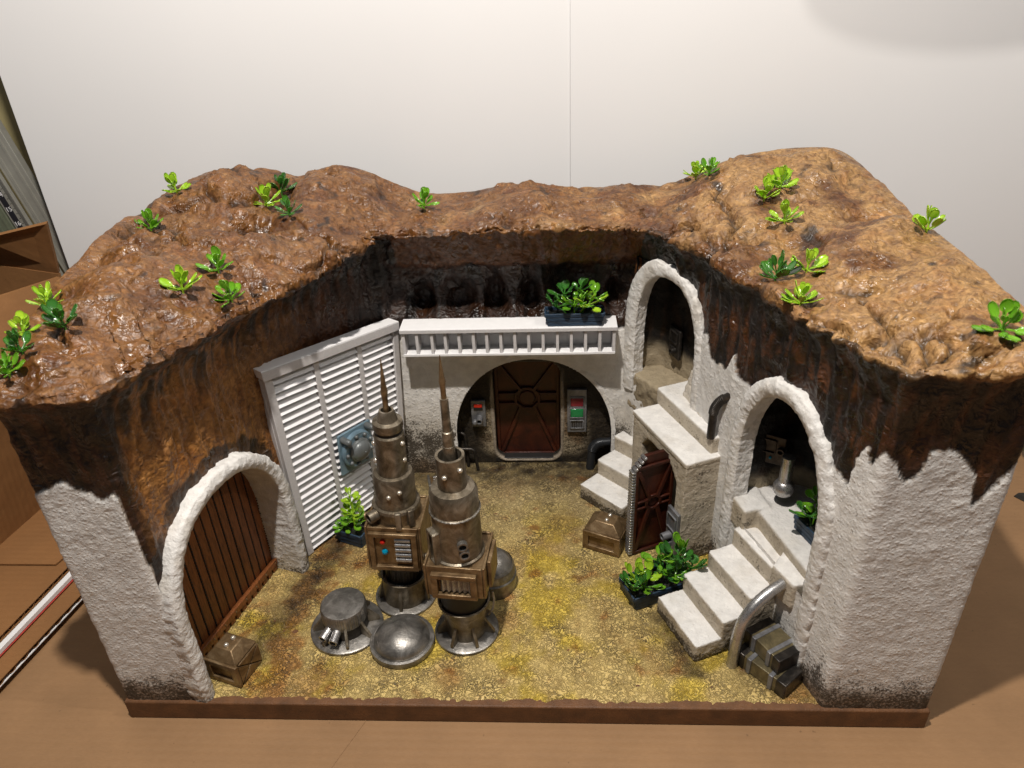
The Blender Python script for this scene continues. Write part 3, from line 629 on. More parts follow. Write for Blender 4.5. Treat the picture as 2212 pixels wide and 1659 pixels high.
# porch: frame along its door face; n points out to the courtyard
PO = np.array([10.5, 23.0]); PD = np.array([3.6, -8.5])/9.23; PN = np.array([PD[1], -PD[0]])
def porch():
    t = thing('plaster_porch', 'white stepped plaster block with a doorway, between the two right arches', 'porch', (12.3, 18.7, 0))
    ox, oy = 12.3, 18.7
    P_ = lambda u, w: (PO[0]+PD[0]*u+PN[0]*w-ox, PO[1]+PD[1]*u+PN[1]*w-oy)
    b = MB()
    def pr(u0, u1, w0, w1, z0, z1): b.prism([P_(u0, w0), P_(u0, w1), P_(u1, w1), P_(u1, w0)], z0, z1)
    pr(0, 1.8, 0, -3.4, -0.1, 10.9); pr(7.9, 9.25, 0, -7.0, -0.1, 10.9); pr(1.0, 8.8, 0, -3.4, 9.6, 10.9)
    # chamfered corners of the doorway head
    for ua, ub, uc in ((1.6, 1.6, 3.0), (8.0, 8.0, 6.4)):
        p = [(ua, 8.1), (uc, 9.8), (ub, 9.8)]
        lo = [(*P_(u, 0), z) for u, z in p]; hi = [(*P_(u, -3.4), z) for u, z in p]; b.frustum(lo, hi)
    off = np.array([ox, oy, 0])
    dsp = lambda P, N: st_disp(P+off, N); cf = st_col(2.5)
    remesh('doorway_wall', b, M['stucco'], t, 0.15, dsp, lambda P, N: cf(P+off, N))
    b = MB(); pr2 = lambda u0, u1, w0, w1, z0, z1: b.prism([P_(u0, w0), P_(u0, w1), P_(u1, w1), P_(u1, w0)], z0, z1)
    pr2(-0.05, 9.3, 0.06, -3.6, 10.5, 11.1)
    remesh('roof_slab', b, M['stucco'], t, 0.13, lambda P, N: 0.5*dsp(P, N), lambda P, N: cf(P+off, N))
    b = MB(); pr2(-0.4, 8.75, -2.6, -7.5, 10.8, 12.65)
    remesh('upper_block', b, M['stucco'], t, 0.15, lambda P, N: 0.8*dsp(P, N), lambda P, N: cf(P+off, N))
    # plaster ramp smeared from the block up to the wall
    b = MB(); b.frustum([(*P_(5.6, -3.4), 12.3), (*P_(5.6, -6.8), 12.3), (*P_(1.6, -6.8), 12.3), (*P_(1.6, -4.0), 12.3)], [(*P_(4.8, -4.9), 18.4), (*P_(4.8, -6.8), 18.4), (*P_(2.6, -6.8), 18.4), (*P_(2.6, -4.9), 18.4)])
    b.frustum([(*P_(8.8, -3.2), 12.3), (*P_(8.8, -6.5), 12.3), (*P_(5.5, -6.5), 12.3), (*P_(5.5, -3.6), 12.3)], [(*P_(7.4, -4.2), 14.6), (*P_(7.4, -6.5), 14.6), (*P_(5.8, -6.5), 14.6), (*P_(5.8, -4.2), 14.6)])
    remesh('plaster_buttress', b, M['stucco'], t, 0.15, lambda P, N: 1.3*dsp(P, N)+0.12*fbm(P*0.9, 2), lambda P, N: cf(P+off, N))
    # dark inside of the doorway
    b = MB(); b.prism([P_(1.2, -2.9), P_(1.2, -3.3), P_(8.4, -3.3), P_(8.4, -2.9)], 0, 9.9); b.build('doorway_back', M['black'], t)
porch()

SD = np.array([0.396, -0.918]); SA = np.array([0.918, 0.396])     # along the stair edge / up the stairs
def staircase(name, label, o, width, run, rise, count, last, d=SD, a=SA, z0=0):
    t = thing(name, label, 'stairs', (o[0], o[1], z0))
    for k in range(count):
        r1 = run*(count+0.2) if k < count-1 else run*k+last
        r1 = min(run*k+run*2.1, r1) if k < count-1 else r1
        P_ = lambda u, w: (d[0]*u+a[0]*w, d[1]*u+a[1]*w)
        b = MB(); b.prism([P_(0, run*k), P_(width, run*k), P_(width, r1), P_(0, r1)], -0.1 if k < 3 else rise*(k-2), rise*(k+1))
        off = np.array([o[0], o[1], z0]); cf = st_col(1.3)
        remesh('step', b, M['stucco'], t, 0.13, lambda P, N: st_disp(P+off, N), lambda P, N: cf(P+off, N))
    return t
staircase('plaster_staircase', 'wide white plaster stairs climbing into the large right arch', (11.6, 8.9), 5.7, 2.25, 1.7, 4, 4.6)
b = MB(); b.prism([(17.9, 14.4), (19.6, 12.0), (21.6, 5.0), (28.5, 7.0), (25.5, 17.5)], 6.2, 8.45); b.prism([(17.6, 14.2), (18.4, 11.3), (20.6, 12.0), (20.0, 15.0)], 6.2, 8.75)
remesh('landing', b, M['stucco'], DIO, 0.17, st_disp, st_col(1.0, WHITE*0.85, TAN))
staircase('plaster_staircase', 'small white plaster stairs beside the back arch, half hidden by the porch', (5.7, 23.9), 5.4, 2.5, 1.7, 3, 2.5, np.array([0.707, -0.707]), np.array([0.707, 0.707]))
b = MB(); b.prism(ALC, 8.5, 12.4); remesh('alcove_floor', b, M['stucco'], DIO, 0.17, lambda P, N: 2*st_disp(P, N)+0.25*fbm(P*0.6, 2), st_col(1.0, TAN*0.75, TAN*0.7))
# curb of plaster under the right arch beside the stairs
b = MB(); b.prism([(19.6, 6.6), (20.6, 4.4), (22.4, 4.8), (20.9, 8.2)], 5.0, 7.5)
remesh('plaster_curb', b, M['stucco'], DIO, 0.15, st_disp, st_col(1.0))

# ------------------------------------------------------------------ doors
def wood_door():
    o, d, n = LW; rec = -2.25
    t = thing('plank_door', 'brown wooden plank door inside the left white arch', 'door', (*(o+d*7.6+n*rec), 0), math.atan2(d[1], d[0]))
    x = -6.6; k = 0
    while x < 6.6:                                     # local x along the door, -y faces the courtyard
        wd = 0.92 + 0.06*math.sin(k*2.1); zt = 14.6 if abs(x+wd/2) < 3 else 13.6
        b = MB(); b.box((x+wd/2, 0.02*math.sin(k*5), zt/2+0.3), (wd-0.13, 0.36, zt)); pk = b.build('plank', M['doorwood'], t, bevel=0.05)
        bb = MB(); z = 0.9
        while z < zt-0.4: bb.box((x+wd+0.02, -0.14, z), (0.13, 0.10, 0.16)); z += 0.29
        bb.build('groove_beads', M['black'], pk)
        x += wd; k += 1
    MB().box((0, 0.3, 7.2), (13.6, 0.2, 14.6)).build('backing_board', M['black'], t)
    r = MB().box((0, -0.42, 0.85), (13.0, 0.4, 0.62)).build('bottom_rail', M['doorwood'], t, bevel=0.05)
    for q in range(9): MB().sphere((-6+q*1.5, -0.62, 0.85), 0.09, 10, 5).build('bolt', M['rust'], r)
    for q in range(16): MB().box((-6.1+q*0.8, -0.38, 0.25), (0.58, 0.34, 0.5)).build('rail_block', M['doorwood'], t, bevel=0.04)
wood_door()

def door_pattern(t, w, h, mat, frame_w=0.32, zc=None, depth=0.26):
    """raised bars: octagon hub, four diagonals, two short cross pieces, rim"""
    zc = zc or h*0.6; R = w*0.175
    def bar(p, q, wd, nm):
        p, q = Vector(p), Vector(q); m = (p+q)/2; L = (q-p).length; a = math.atan2(q.y-p.y, q.x-p.x)
        MB().box((m.x, -depth/2-0.1, m.y), (L, depth, wd), ry=-a).build(nm, mat, t, bevel=0.05)
    oc = [(R*1.12*math.cos(math.pi/8+k*math.pi/4), zc+R*1.12*math.sin(math.pi/8+k*math.pi/4)) for k in range(8)]
    for k in range(8): bar(oc[k], oc[(k+1) % 8], 0.30, 'hub_bar')
    b = MB(); b.lathe([(R*0.78, 0), (R*0.7, 0.1), (0.01, 0.1)], 8); ob = b.build('hub_plate', mat, t, bevel=0.03); ob.rotation_euler = (math.pi/2, 0, 0); ob.location = Vector((0, -0.1, zc))*S
    e = w/2-frame_w/2
    for sx in (-1, 1):
        bar((sx*R*0.62, zc+R*0.9), (sx*e*0.92, h-0.5), 0.34, 'diagonal_bar'); bar((sx*R*0.62, zc-R*0.9), (sx*e*0.92, 0.45), 0.38, 'diagonal_bar')
        for dz in (0.32, -0.32): bar((sx*R*1.0, zc+dz*R*1.6), (sx*e, zc+dz*R*1.6), 0.2, 'cross_bar')
        bar((sx*e, 0.2), (sx*e, h-0.2), frame_w, 'side_rail')
    bar((-e, 0.2), (e, 0.2), frame_w, 'bottom_rail'); bar((-e, h-0.2), (e, h-0.2), frame_w, 'top_rail')
t = thing('panelled_door', 'dark red panelled door with octagon hub, under the white balcony ledge', 'door', (0.35, 31.15, 0.35))
MB().box((0, 0.1, 6.1), (7.0, 0.3, 12.4)).build('door_panel', M['reddoor'], t)
door_pattern(t, 6.7, 12.0, M['reddoor'], zc=7.2)
MB().box((0, -0.65, 0.0), (7.2, 1.1, 0.5)).build('threshold', M['black'], t, bevel=0.06)
# the porch door stands open at right angles to its wall
LO = np.array([9.95, 15.75]); LD = np.array([3.2, 1.4])/3.49
t = thing('panelled_door', 'dark red door standing open at the porch, with a grey ribbed edge', 'door', (*(LO+LD*1.95), 0.05), math.atan2(LD[1], LD[0]))
b = MB(); o2 = [(-1.9, 0), (1.9, 0), (1.9, 9.6), (1.0, 10.7), (-1.0, 10.7), (-1.9, 9.6)]
b.frustum([(x, 0.3, z) for x, z in o2], [(x, -0.05, z) for x, z in o2]); b.build('door_panel', M['reddoor'], t)
door_pattern(t, 3.8, 9.9, M['reddoor'], 0.3, 5.6, 0.24)
k = 0
for q in range(31):
    MB().box((-2.1, 0.02, 0.2+q*0.305), (0.34, 0.72, 0.20), ry=0.0).build('edge_rib', M['silver'], t, bevel=0.05)
for q in range(4):
    MB().box((-1.85+q*0.27, 0.02, 9.65+q*0.32), (0.34, 0.72, 0.22), ry=-0.7).build('edge_rib', M['silver'], t, bevel=0.05)
MB().box((-1.93, 0.02, 4.8), (0.10, 0.68, 9.6)).build('edge_strip', M['panel_grey'], t)

# ------------------------------------------------------------------ louvred panel, ledge, valve
def louvres():
    o, d, n = frame((-20.2, 15.5), (-12.7, 26.6))
    t = thing('louvred_panel', 'tall white louvred panel leaning on the left wall, three columns of slats', 'shutter', (*o, 0), math.atan2(d[1], d[0]))
    TL, TR, BR = (-0.3, 20.2), (15.0, 18.3), (13.5, 0.0)
    def q(fu, fv):                                     # bilinear panel coordinates, 0..1
        x0, z0 = 13.5*fu, 0.05; x1, z1 = TL[0]+(TR[0]-TL[0])*fu, TL[1]+(TR[1]-TL[1])*fu
        return x0+(x1-x0)*fv, z0+(z1-z0)*fv
    def slab(nm, quad, y0, y1, mat, bev=0.03, par=t):
        lo = [(*(p[0],), y0, p[1]) for p in quad]; hi = [(p[0], y1, p[1]) for p in quad]
        return MB().frustum(lo, hi).build(nm, mat, par, bevel=bev)
    slab('back_board', [q(0.01, 0.01), q(0.99, 0.01), q(0.99, 0.99), q(0.01, 0.99)], 0.5, 0.75, mat_plain('shadow_board', lin(92, 84, 84), 0.7))
    us = [0.0, 0.05, 0.335, 0.372, 0.662, 0.699, 0.957, 1.0]
    for k in (0, 2, 4, 6): slab('stile', [q(us[k], 0), q(us[k+1], 0), q(us[k+1], 0.96), q(us[k], 0.96)], -0.25 if k in (0, 6) else -0.1, 0.6, M['grey_edge'])
    slab('top_rail', [q(-0.012, 0.962), q(1.0, 0.962), q(1.0, 1.0), q(-0.012, 1.0)], -0.4, 0.95, M['white'])
    slab('top_rail_edge', [q(-0.012, 0.952), q(1.0, 0.952), q(1.0, 0.995), q(-0.012, 0.995)], -0.46, -0.4, M['grey_edge'])
    slab('side_board', [q(-0.004, 0), q(0.02, 0), q(0.02, 0.95), q(-0.004, 0.95)], 0.2, 1.3, M['grey_edge'])
    NR = 25
    for c in range(3):
        u0, u1 = us[2*c+1]+0.002, us[2*c+2]-0.002
        for r in range(NR):
            v0, v1 = 0.015+0.935*r/NR, 0.015+0.935*(r+0.72)/NR
            a0, a1, b0, b1 = q(u0, v0), q(u1, v0), q(u0, v1), q(u1, v1); j = random.uniform(-0.03, 0.03)
            y0, y1 = -0.17+j, 0.38                       # lower edge stands proud, upper edge tucked back
            v = [(a0[0], y0, a0[1]), (a1[0], y0, a1[1]), (b1[0], y1, b1[1]), (b0[0], y1, b0[1])]; jz = [random.uniform(-0.035, 0.035) for _ in range(2)]; v = [(x, y, z+jz[k % 2]) for k, (x, y, z) in enumerate(v)]; v += [(x, y+0.07, z) for x, y, z in v]
            mesh_obj('slat', v, [(0, 1, 2, 3), (7, 6, 5, 4), (0, 4, 5, 1), (1, 5, 6, 2), (2, 6, 7, 3), (3, 7, 4, 0)], M['white'], t, smooth=0)
    # blue valve
    vt = thing('round_valve', 'blue grey round valve with ball bolts on the louvred panel', 'valve', (*(o+d*7.4+n*0.45), 8.2), math.atan2(d[1], d[0]))
    MB().box((0, 0, 0), (4.0, 0.25, 4.3), ry=0.06).build('back_plate', M['valve'], vt, bevel=0.05)
    R90 = Matrix.Rotation(math.pi/2, 4, 'X')
    b = MB(R90); b.lathe([(1.85, 0.1), (1.85, 0.45), (1.7, 0.55), (1.05, 0.5), (1.0, 0.5)], 40); b.build('flange', M['valve'], vt)
    b = MB(R90); b.lathe([(1.15, 0.3), (1.2, 0.7), (1.05, 0.85), (1.0, 0.85)], 40); b.sphere((0, 0, 0.8), 1.02, 28, 8, 0.6, True); b.sphere((0, 0, 1.38), 0.1, 10, 5); b.build('dome', M['valve_grey'], vt)
    for k in range(9):
        a = 2*math.pi*k/9+0.3; MB().sphere((1.5*math.cos(a), -0.62, 1.5*math.sin(a)), 0.21, 12, 7).build('ball_bolt', M['valve_grey'], vt)
    for sx, sz in ((-1.45, 1.75), (1.55, 1.75)):
        p = MB().cyl((sx, 0, sz), (sx, -1.0, sz), 0.30, 0.30, 18).build('peg', M['valve_grey'], vt, bevel=0.05); MB().sphere((sx, -1.0, sz), 0.29, 14, 7).build('peg_end', M['valve_grey'], p)
louvres()

t = thing('balcony_ledge', 'white ledge with upright fins over the back arch', 'ledge', (-1.05, 28.2, 15.4))
LW_ = 19.9
MB().box((0, -1.05, 2.72), (LW_+0.3, 2.4, 0.16)).build('top_board', M['white'], t, bevel=0.02)
MB().box((0, -2.27, 2.60), (LW_+0.3, 0.10, 0.34)).build('top_edge', M['grey_edge'], t, bevel=0.02)
MB().box((0, -1.05, 0.08), (LW_, 2.3, 0.16)).build('bottom_board', M['white'], t, bevel=0.02)
MB().box((0, -2.24, 0.12), (LW_, 0.10, 0.24)).build('bottom_edge', M['white'], t, bevel=0.02)
MB().box((0, -0.35, 1.4), (LW_, 0.2, 2.6)).build('rear_board', M['white'], t)
for k in range(16):
    MB().box((-LW_/2+0.12+k*(LW_-0.24)/15+(random.uniform(-0.06, 0.06) if 0 < k < 15 else 0), -1.3+random.uniform(0, 0.08), 1.40), (0.28, 1.75, 2.52)).build('fin', M['grey_edge'], t, bevel=0.02)

# ------------------------------------------------------------------ wall panels
def wall_panel(label, loc, rot, w, h, parts, mat):
    t = thing('control_panel', label, 'control panel', loc, rot)
    MB().box((0, 0, h/2), (w, 0.3, h)).build('panel_plate', mat, t, bevel=0.05)
    parts(t); return t
def frame4(t, x, z, w, h, mat, th=0.12, y=-0.22, nm='button_frame'):
    b = MB(); b.box((x, y, z+h/2), (w, 0.16, th)); b.box((x, y, z-h/2), (w, 0.16, th)); b.box((x-w/2, y, z), (th, 0.16, h)); b.box((x+w/2, y, z), (th, 0.16, h)); b.build(nm, mat, t, bevel=0.03)
def p1(t):
    MB().box((0.0, -0.16, 2.45), (0.95, 0.1, 0.75)).build('display', M['black'], t); MB().box((0.0, -0.2, 2.62), (0.85, 0.1, 0.36)).build('red_light', M['red'], t, bevel=0.03)
    MB().ring((0.1, -0.1, 1.15), (0.1, -0.9, 1.05), 0.33, 0.24).build('nozzle', M['panel_grey'], t); MB().sphere((-0.35, -0.45, 0.75), 0.36, 16, 9).build('ball', M['panel_grey'], t)
wall_panel('small grey wall panel with red light and nozzle, left of the alcove door', (-4.75, 29.75, 4.9), 0, 1.5, 3.2, p1, M['panel_grey'])
def p2(t):
    for z, m_, nm in ((3.75, 'maroon', 'red_button'), (2.45, 'green', 'green_button')):
        frame4(t, 0, z, 1.45, 1.15, M['panel_grey']); MB().box((0, -0.24, z), (1.3, 0.16, 1.0)).build(nm, M[m_], t, bevel=0.12)
    frame4(t, 0, 1.05, 1.35, 0.95, M['panel_grey'])
    for k in range(5): MB().box((-0.45+k*0.22, -0.2, 1.05), (0.1, 0.12, 0.8)).build('grille_bar', M['dark'], t)
wall_panel('tall grey wall panel with red and green buttons, right of the alcove door', (5.5, 29.75, 4.1), 0, 2.0, 5.2, p2, M['panel_grey'])
def p3(t):
    frame4(t, 0, 2.1, 1.3, 1.1, M['dark']); MB().ring((0.2, -0.1, 0.8), (0.2, -0.6, 0.75), 0.3, 0.2).build('nozzle', M['dark'], t); MB().box((-0.35, -0.2, 0.8), (0.5, 0.2, 0.5)).build('knob', M['dark'], t, bevel=0.05)
o, d, n = UW; p = o+d*3.6+n*(-2.9)
wall_panel('dark grey wall panel inside the upper right arch', (*p, 14.3), math.atan2(d[1], d[0])-0.25, 1.9, 3.0, p3, M['dark'])
def p4(t):
    frame4(t, -0.1, 1.7, 1.3, 1.2, M['dark']); MB().sphere((-0.4, -0.2, 0.6), 0.16, 12, 6).build('red_light', M['red'], t); MB().sphere((0.25, -0.2, 0.6), 0.13, 12, 6).build('blue_light', M['blue'], t)
    MB().ring((1.0, -0.1, 1.5), (1.0, -0.5, 1.5), 0.3, 0.2).build('nozzle', M['dark'], t)
wall_panel('dark panel with red and blue lights inside the large right arch', (20.6, 14.6, 11.3), -0.5, 2.6, 2.7, p4, M['dark'])
def p5(t):
    frame4(t, 0, 3.7, 1.3, 1.5, M['panel_grey']); MB().ring((-0.1, -0.1, 2.2), (-0.1, -1.0, 2.15), 0.36, 0.26).build('nozzle', M['panel_grey'], t)
    MB().box((0.0, -0.35, 1.35), (0.5, 0.6, 0.5)).build('bracket', M['panel_grey'], t, bevel=0.05); MB().sphere((0, -0.7, 1.35), 0.22, 12, 7).build('ball', M['panel_grey'], t)
p = PO+PD*8.35+PN*0.22
wall_panel('grey control plate with nozzle on the porch door jamb', (*p, 0.6), math.atan2(PD[1], PD[0]), 1.7, 5.0, p5, M['panel_grey'])

# ------------------------------------------------------------------ pipes
def bend(p0, pc, p1, r, n=14):
    """straight - quarter bend - straight"""
    p0, pc, p1 = map(Vector, (p0, pc, p1)); a = pc+(p0-pc).normalized()*r; b_ = pc+(p1-pc).normalized()*r
    return [p0] + [a*(1-t)**2+pc*2*t*(1-t)+b_*t*t for t in [k/n for k in range(n+1)]] + [p1]
def pipe(name, label, pts, r, mat, ribs=None):
    base = min(pts, key=lambda p: p[2]); base = Vector(base); t = thing(name, label, 'pipe', base)
    q = [Vector(p)-base for p in pts]; MB().tube(q, r, 18).build('tube', mat, t, 60)
    if ribs:
        for k in range(ribs[0], ribs[1]):
            p, dq = q[k], (q[k+1]-q[k-1]).normalized(); MB().cyl(p-dq*0.055, p+dq*0.055, r*1.2, None, 18).build('rib', mat, t, 60, 0.03)
    return t
pipe('handrail_pipe', 'curved silver tube beside the wide stairs, entering the plaster at its top', bend((16.7, 3.5, -0.05), (16.9, 3.7, 6.0), (20.9, 5.8, 6.9), 3.4, 22), 0.42, M['silver'])
pipe('vent_pipe', 'dark ribbed pipe standing on the porch roof and bending into the wall', bend((16.2, 16.2, 12.6), (16.2, 16.2, 16.0), (18.1, 15.4, 17.7), 1.1, 14), 0.34, M['dark'], (2, 15))
pipe('vent_pipe', 'black ribbed pipe at the right foot of the back arch', bend((9.6, 29.6, 2.9), (7.2, 29.3, 2.9), (6.9, 28.9, -0.05), 1.1, 14), 0.46, mat_plain('black_pipe', (0.03, 0.032, 0.035), 0.35, 0.4, 0.1), (2, 14))
pipe('thin_pipe', 'thin dark pipe bending to the floor, farther of two left of the alcove', bend((-8.2, 29.7, 4.1), (-6.4, 29.6, 4.1), (-6.2, 29.3, -0.05), 0.5, 10), 0.17, M['dark'])
pipe('thin_pipe', 'thin dark pipe bending to the floor, nearer of two left of the alcove', bend((-7.9, 29.0, 2.5), (-5.4, 28.9, 2.5), (-5.1, 28.6, -0.05), 0.5, 10), 0.17, M['dark'])
t = thing('hanging_lamp', 'silver tube with a round bulb end inside the large right arch', 'lamp', (21.6, 12.6, 9.3))
MB().lathe([(0.5, 0.9), (0.5, 3.9), (0.42, 3.95)], 24).build('tube', M['silver'], t); MB().sphere((0, 0, 0.85), 0.85, 24, 12, 1.0).build('bulb', M['silver'], t)

# ------------------------------------------------------------------ machines in the courtyard
def knurl(n, amp): return lambda a: 1+amp*(1 if math.sin(a*n) > 0 else -1)
def screw_box(t, z0, z1, hw, hd, mat, rim=0.22):
    """case with a raised rim round its top and corner posts"""
    b = MB(); b.box((0, 0, (z0+z1)/2), (2*hw-0.2, 2*hd-0.2, z1-z0)); c = b.build('case', mat, t, bevel=0.06)
    for sx in (-1, 1):
        MB().box((sx*(hw-0.09), 0, (z0+z1)/2+0.1), (0.2, 2*hd, z1-z0+0.24)).build('side_plate', mat, t, bevel=0.05)
    for sy in (-1, 1):
        MB().box((0, sy*(hd-0.06), (z0+z1)/2+0.08), (2*hw-0.44, 0.2, z1-z0+0.2)).build('face_plate', mat, t, bevel=0.05)
    return c
def beads(t, pts, r, mat='pearl'):
    for p in pts: MB().sphere(p, r, 14, 8).build('bead', M[mat], t)
def fins(t, count, r0, r1, z0, z1, mat, start=0.0, th=0.26):
    for k in range(count):
        a = start+2*math.pi*k/count; b = MB(Matrix.Rotation(a, 4, 'Z')); b.frustum([(r0-0.1, -th/2, z0), (r1, -th/2, z0), (r1, -th/2, z0+0.35), (r0-0.1, -th/2, z1)], [(r0-0.1, th/2, z0), (r1, th/2, z0), (r1, th/2, z0+0.35), (r0-0.1, th/2, z1)])
        b.build('fin', mat, t, bevel=0.04)
def needle(t, z0, z1, r, mat):
    h = z1-z0; MB().lathe([(r*0.9, z0), (r, z0+h*0.35), (r*1.25, z0+h*0.45), (r*0.95, z0+h*0.55), (r*0.45, z0+h*0.82), (0.03, z1)], 16).build('needle', mat, t, 60)

t = thing('distillation_tower', 'bronze tower with a red and blue gem panel, nearer the louvred panel', 'tower', (-9.95, 10.6, 0), -0.02)
t.rotation_euler = (0.0, math.radians(1.8), -0.03)
MB().lathe([(2.65, 0), (2.65, 0.22), (2.5, 0.32), (1.0, 0.32)], 56).build('base_disc', M['steel'], t)
MB().lathe([(1.95, 0.3), (1.9, 2.7), (1.98, 2.85), (1.8, 2.9), (1.7, 2.4)], 48).build('lower_shell', M['bronze'], t)
fins(t, 5, 1.9, 2.3, 0.3, 2.8, M['bronze'], -math.pi/2, 0.28)
MB().lathe([(1.5, 2.4), (1.55, 3.2), (1.6, 5.3)], 96, rfun=knurl(36, 0.012)).build('ribbed_drum', M['dark'], t)
MB().sphere((0, -0.3, 2.2), 1.45, 30, 8, 0.6, True).build('drum_dome', M['steel'], t)
screw_box(t, 4.3, 8.5, 2.25, 2.1, M['rust'])
f = MB(); f.box((0, -2.3, 4.65), (3.9, 0.34, 0.42)); f.box((0, -2.3, 8.1), (3.9, 0.34, 0.42)); f.box((-1.72, -2.3, 6.4), (0.45, 0.34, 3.2)); f.box((1.72, -2.3, 6.4), (0.45, 0.34, 3.2)); fr = f.build('panel_frame', M['rust'], t, bevel=0.06)
MB().box((0, -2.12, 6.4), (3.1, 0.1, 3.1)).build('panel_plate', M['rust'], fr)
MB().sphere((-0.85, -2.2, 7.3), 0.24, 8, 5).build('red_gem', M['red'], t, 20); MB().sphere((-0.75, -2.2, 6.25), 0.27, 8, 5).build('blue_gem', M['blue'], t, 20)
for k in range(5): MB().cyl((0.15, -2.22, 5.5+k*0.52), (1.4, -2.22, 5.5+k*0.52), 0.22, None, 14).build('vent_rib', M['silver'], t, 60)
MB().lathe([(1.88, 8.5), (1.88, 10.4), (1.95, 10.5), (1.9, 10.75), (1.6, 10.8)], 110, rfun=knurl(55, 0.008)).build('knurled_drum', M['bronze'], t)
MB().lathe([(1.66, 10.7), (1.63, 13.3), (1.5, 13.65), (1.15, 13.72)], 48).build('middle_drum', M['bronze'], t)
MB().lathe([(1.2, 13.6), (1.17, 17.2), (1.05, 17.35)], 48).build('upper_drum', M['bronze'], t)
MB().lathe([(1.05, 17.3), (1.0, 17.7)], 40).build('neck', M['black'], t)
MB().lathe([(1.12, 17.65), (1.18, 17.9), (1.14, 18.35), (0.8, 18.45), (0.7, 18.4)], 40).build('collar', M['bronze'], t)
MB().lathe([(0.8, 18.4), (0.74, 18.7), (0.55, 19.3), (0.42, 19.3), (0.42, 18.6)], 36).build('nose_cone', M['bronze'], t)
needle(t, 18.6, 23.6, 0.22, M['rust'])
beads(t, [(-0.1, -1.66, 12.2), (0.75, -1.5, 12.6), (1.1, -0.5, 16.6), (1.12, -0.4, 15.0), (-1.15, -0.3, 16.4), (-1.15, -0.35, 14.8)], 0.2)
MB().ring((-1.2, -1.2, 9.4), (-1.85, -1.9, 9.35), 0.46, 0.34).build('pipe_stub', M['bronze'], t, 60)
for x, y, a in ((0.55, -2.0, 0.2), (1.45, -1.5, 0.7)): MB().box((x, y, 9.3), (0.45, 0.4, 1.5), rz=a, rx=-0.12).build('lug', M['bronze'], t, bevel=0.06)
for z in (7.9, 6.9): MB().cyl((-2.1, 0.2, z), (-2.8, 0.1, z), 0.34, None, 16).build('side_stub', M['rust'], t, 60)
MB().cyl((2.1, -1.2, 5.0), (2.9, -1.3, 5.0), 0.3, None, 16).build('side_stub', M['bronze'], t, 60)

def lift(t, names, dz):
    for c in t.children:
        if c.name.split('.')[0] in names: c.location.z += dz*S
lift(t, {'case', 'side_plate', 'face_plate', 'panel_frame', 'red_gem', 'blue_gem', 'vent_rib', 'side_stub', 'pipe_stub', 'lug'}, 0.85)
t = thing('distillation_tower', 'taller bronze tower with a smooth round body and zigzag grille box', 'tower', (-4.25, 6.75, 0), -0.10)
MB().lathe([(2.65, 0), (2.65, 0.2), (2.5, 0.3), (1.0, 0.3)], 56).build('base_disc', M['steel'], t)
MB().lathe([(1.62, 0.3), (1.58, 1.6), (1.75, 2.6), (2.05, 3.5), (2.12, 3.75), (1.98, 3.8), (1.9, 3.3)], 48).build('flared_shell', M['bronze'], t)
fins(t, 7, 1.6, 2.4, 0.28, 2.0, M['bronze'], -1.9)
MB().lathe([(1.85, 3.2), (1.9, 6.2)], 48).build('drum', M['black'], t)
screw_box(t, 5.2, 8.0, 2.35, 2.1, M['rust'])
f = MB(); f.box((0, -2.35, 5.55), (3.5, 0.45, 0.42)); f.box((0, -2.35, 7.5), (3.5, 0.45, 0.42)); f.box((-1.5, -2.35, 6.52), (0.5, 0.45, 1.6)); f.box((1.5, -2.35, 6.52), (0.5, 0.45, 1.6)); fr = f.build('grille_frame', M['rust'], t, bevel=0.06)
zz = MB()
for k in range(6):
    x = -1.1+k*0.42; zz.frustum([(x, -2.25, 6.0), (x+0.42, -2.25, 6.0), (x+0.21, -2.5, 6.0)], [(x, -2.25, 7.25), (x+0.42, -2.25, 7.25), (x+0.21, -2.5, 7.25)])
zz.build('zigzag_grille', M['silver'], fr)
MB().box((2.55, 0, 6.9), (0.3, 2.6, 2.6)).build('side_rib', M['rust'], t, bevel=0.06)
MB().lathe([(2.0, 8.6), (2.0, 9.05), (1.86, 9.15), (1.82, 13.0), (1.88, 13.05), (1.88, 13.2), (1.82, 13.25), (1.80, 14.7), (1.6, 15.1), (1.1, 15.25)], 60).build('round_body', M['bronze'], t)
MB().lathe([(1.84, 13.02), (1.93, 13.06), (1.93, 13.18), (1.84, 13.22)], 120, rfun=knurl(60, 0.010)).build('stitched_band', M['steel'], t)
MB().lathe([(1.08, 15.1), (1.06, 17.9), (0.86, 17.9), (0.82, 16.6), (0.01, 16.6)], 44).build('cup', M['bronze'], t)
MB().lathe([(0.9, 17.0), (0.75, 17.05), (0.01, 17.05)], 30).build('cup_inside', M['black'], t)
MB().lathe([(0.46, 17.0), (0.44, 18.7), (0.40, 18.75), (0.40, 19.9), (0.31, 19.95), (0.29, 22.6), (0.2, 22.6)], 26).build('antenna_tube', M['bronze'], t, 30)
needle(t, 22.3, 25.9, 0.2, M['rust'])
beads(t, [(-0.25, -1.08, 16.6), (0.85, -0.75, 17.1)], 0.2)
for z, x in ((11.0, 0.75), (10.2, 0.85)): MB().ring((x*0.9, -1.5, z), (x*1.15, -2.05, z), 0.4, 0.28).build('port', M['steel'], t, 60)
f = MB(Matrix.Rotation(-0.85, 4, 'Z')); f.box((-0.42, -1.95, 10.3), (0.25, 0.7, 3.0)); f.box((0.42, -1.95, 10.3), (0.25, 0.7, 3.0)); f.box((0, -1.95, 11.7), (0.9, 0.7, 0.25)); f.box((0, -1.95, 8.9), (0.9, 0.7, 0.25)); hf = f.build('hatch_frame', M['bronze'], t, bevel=0.05)
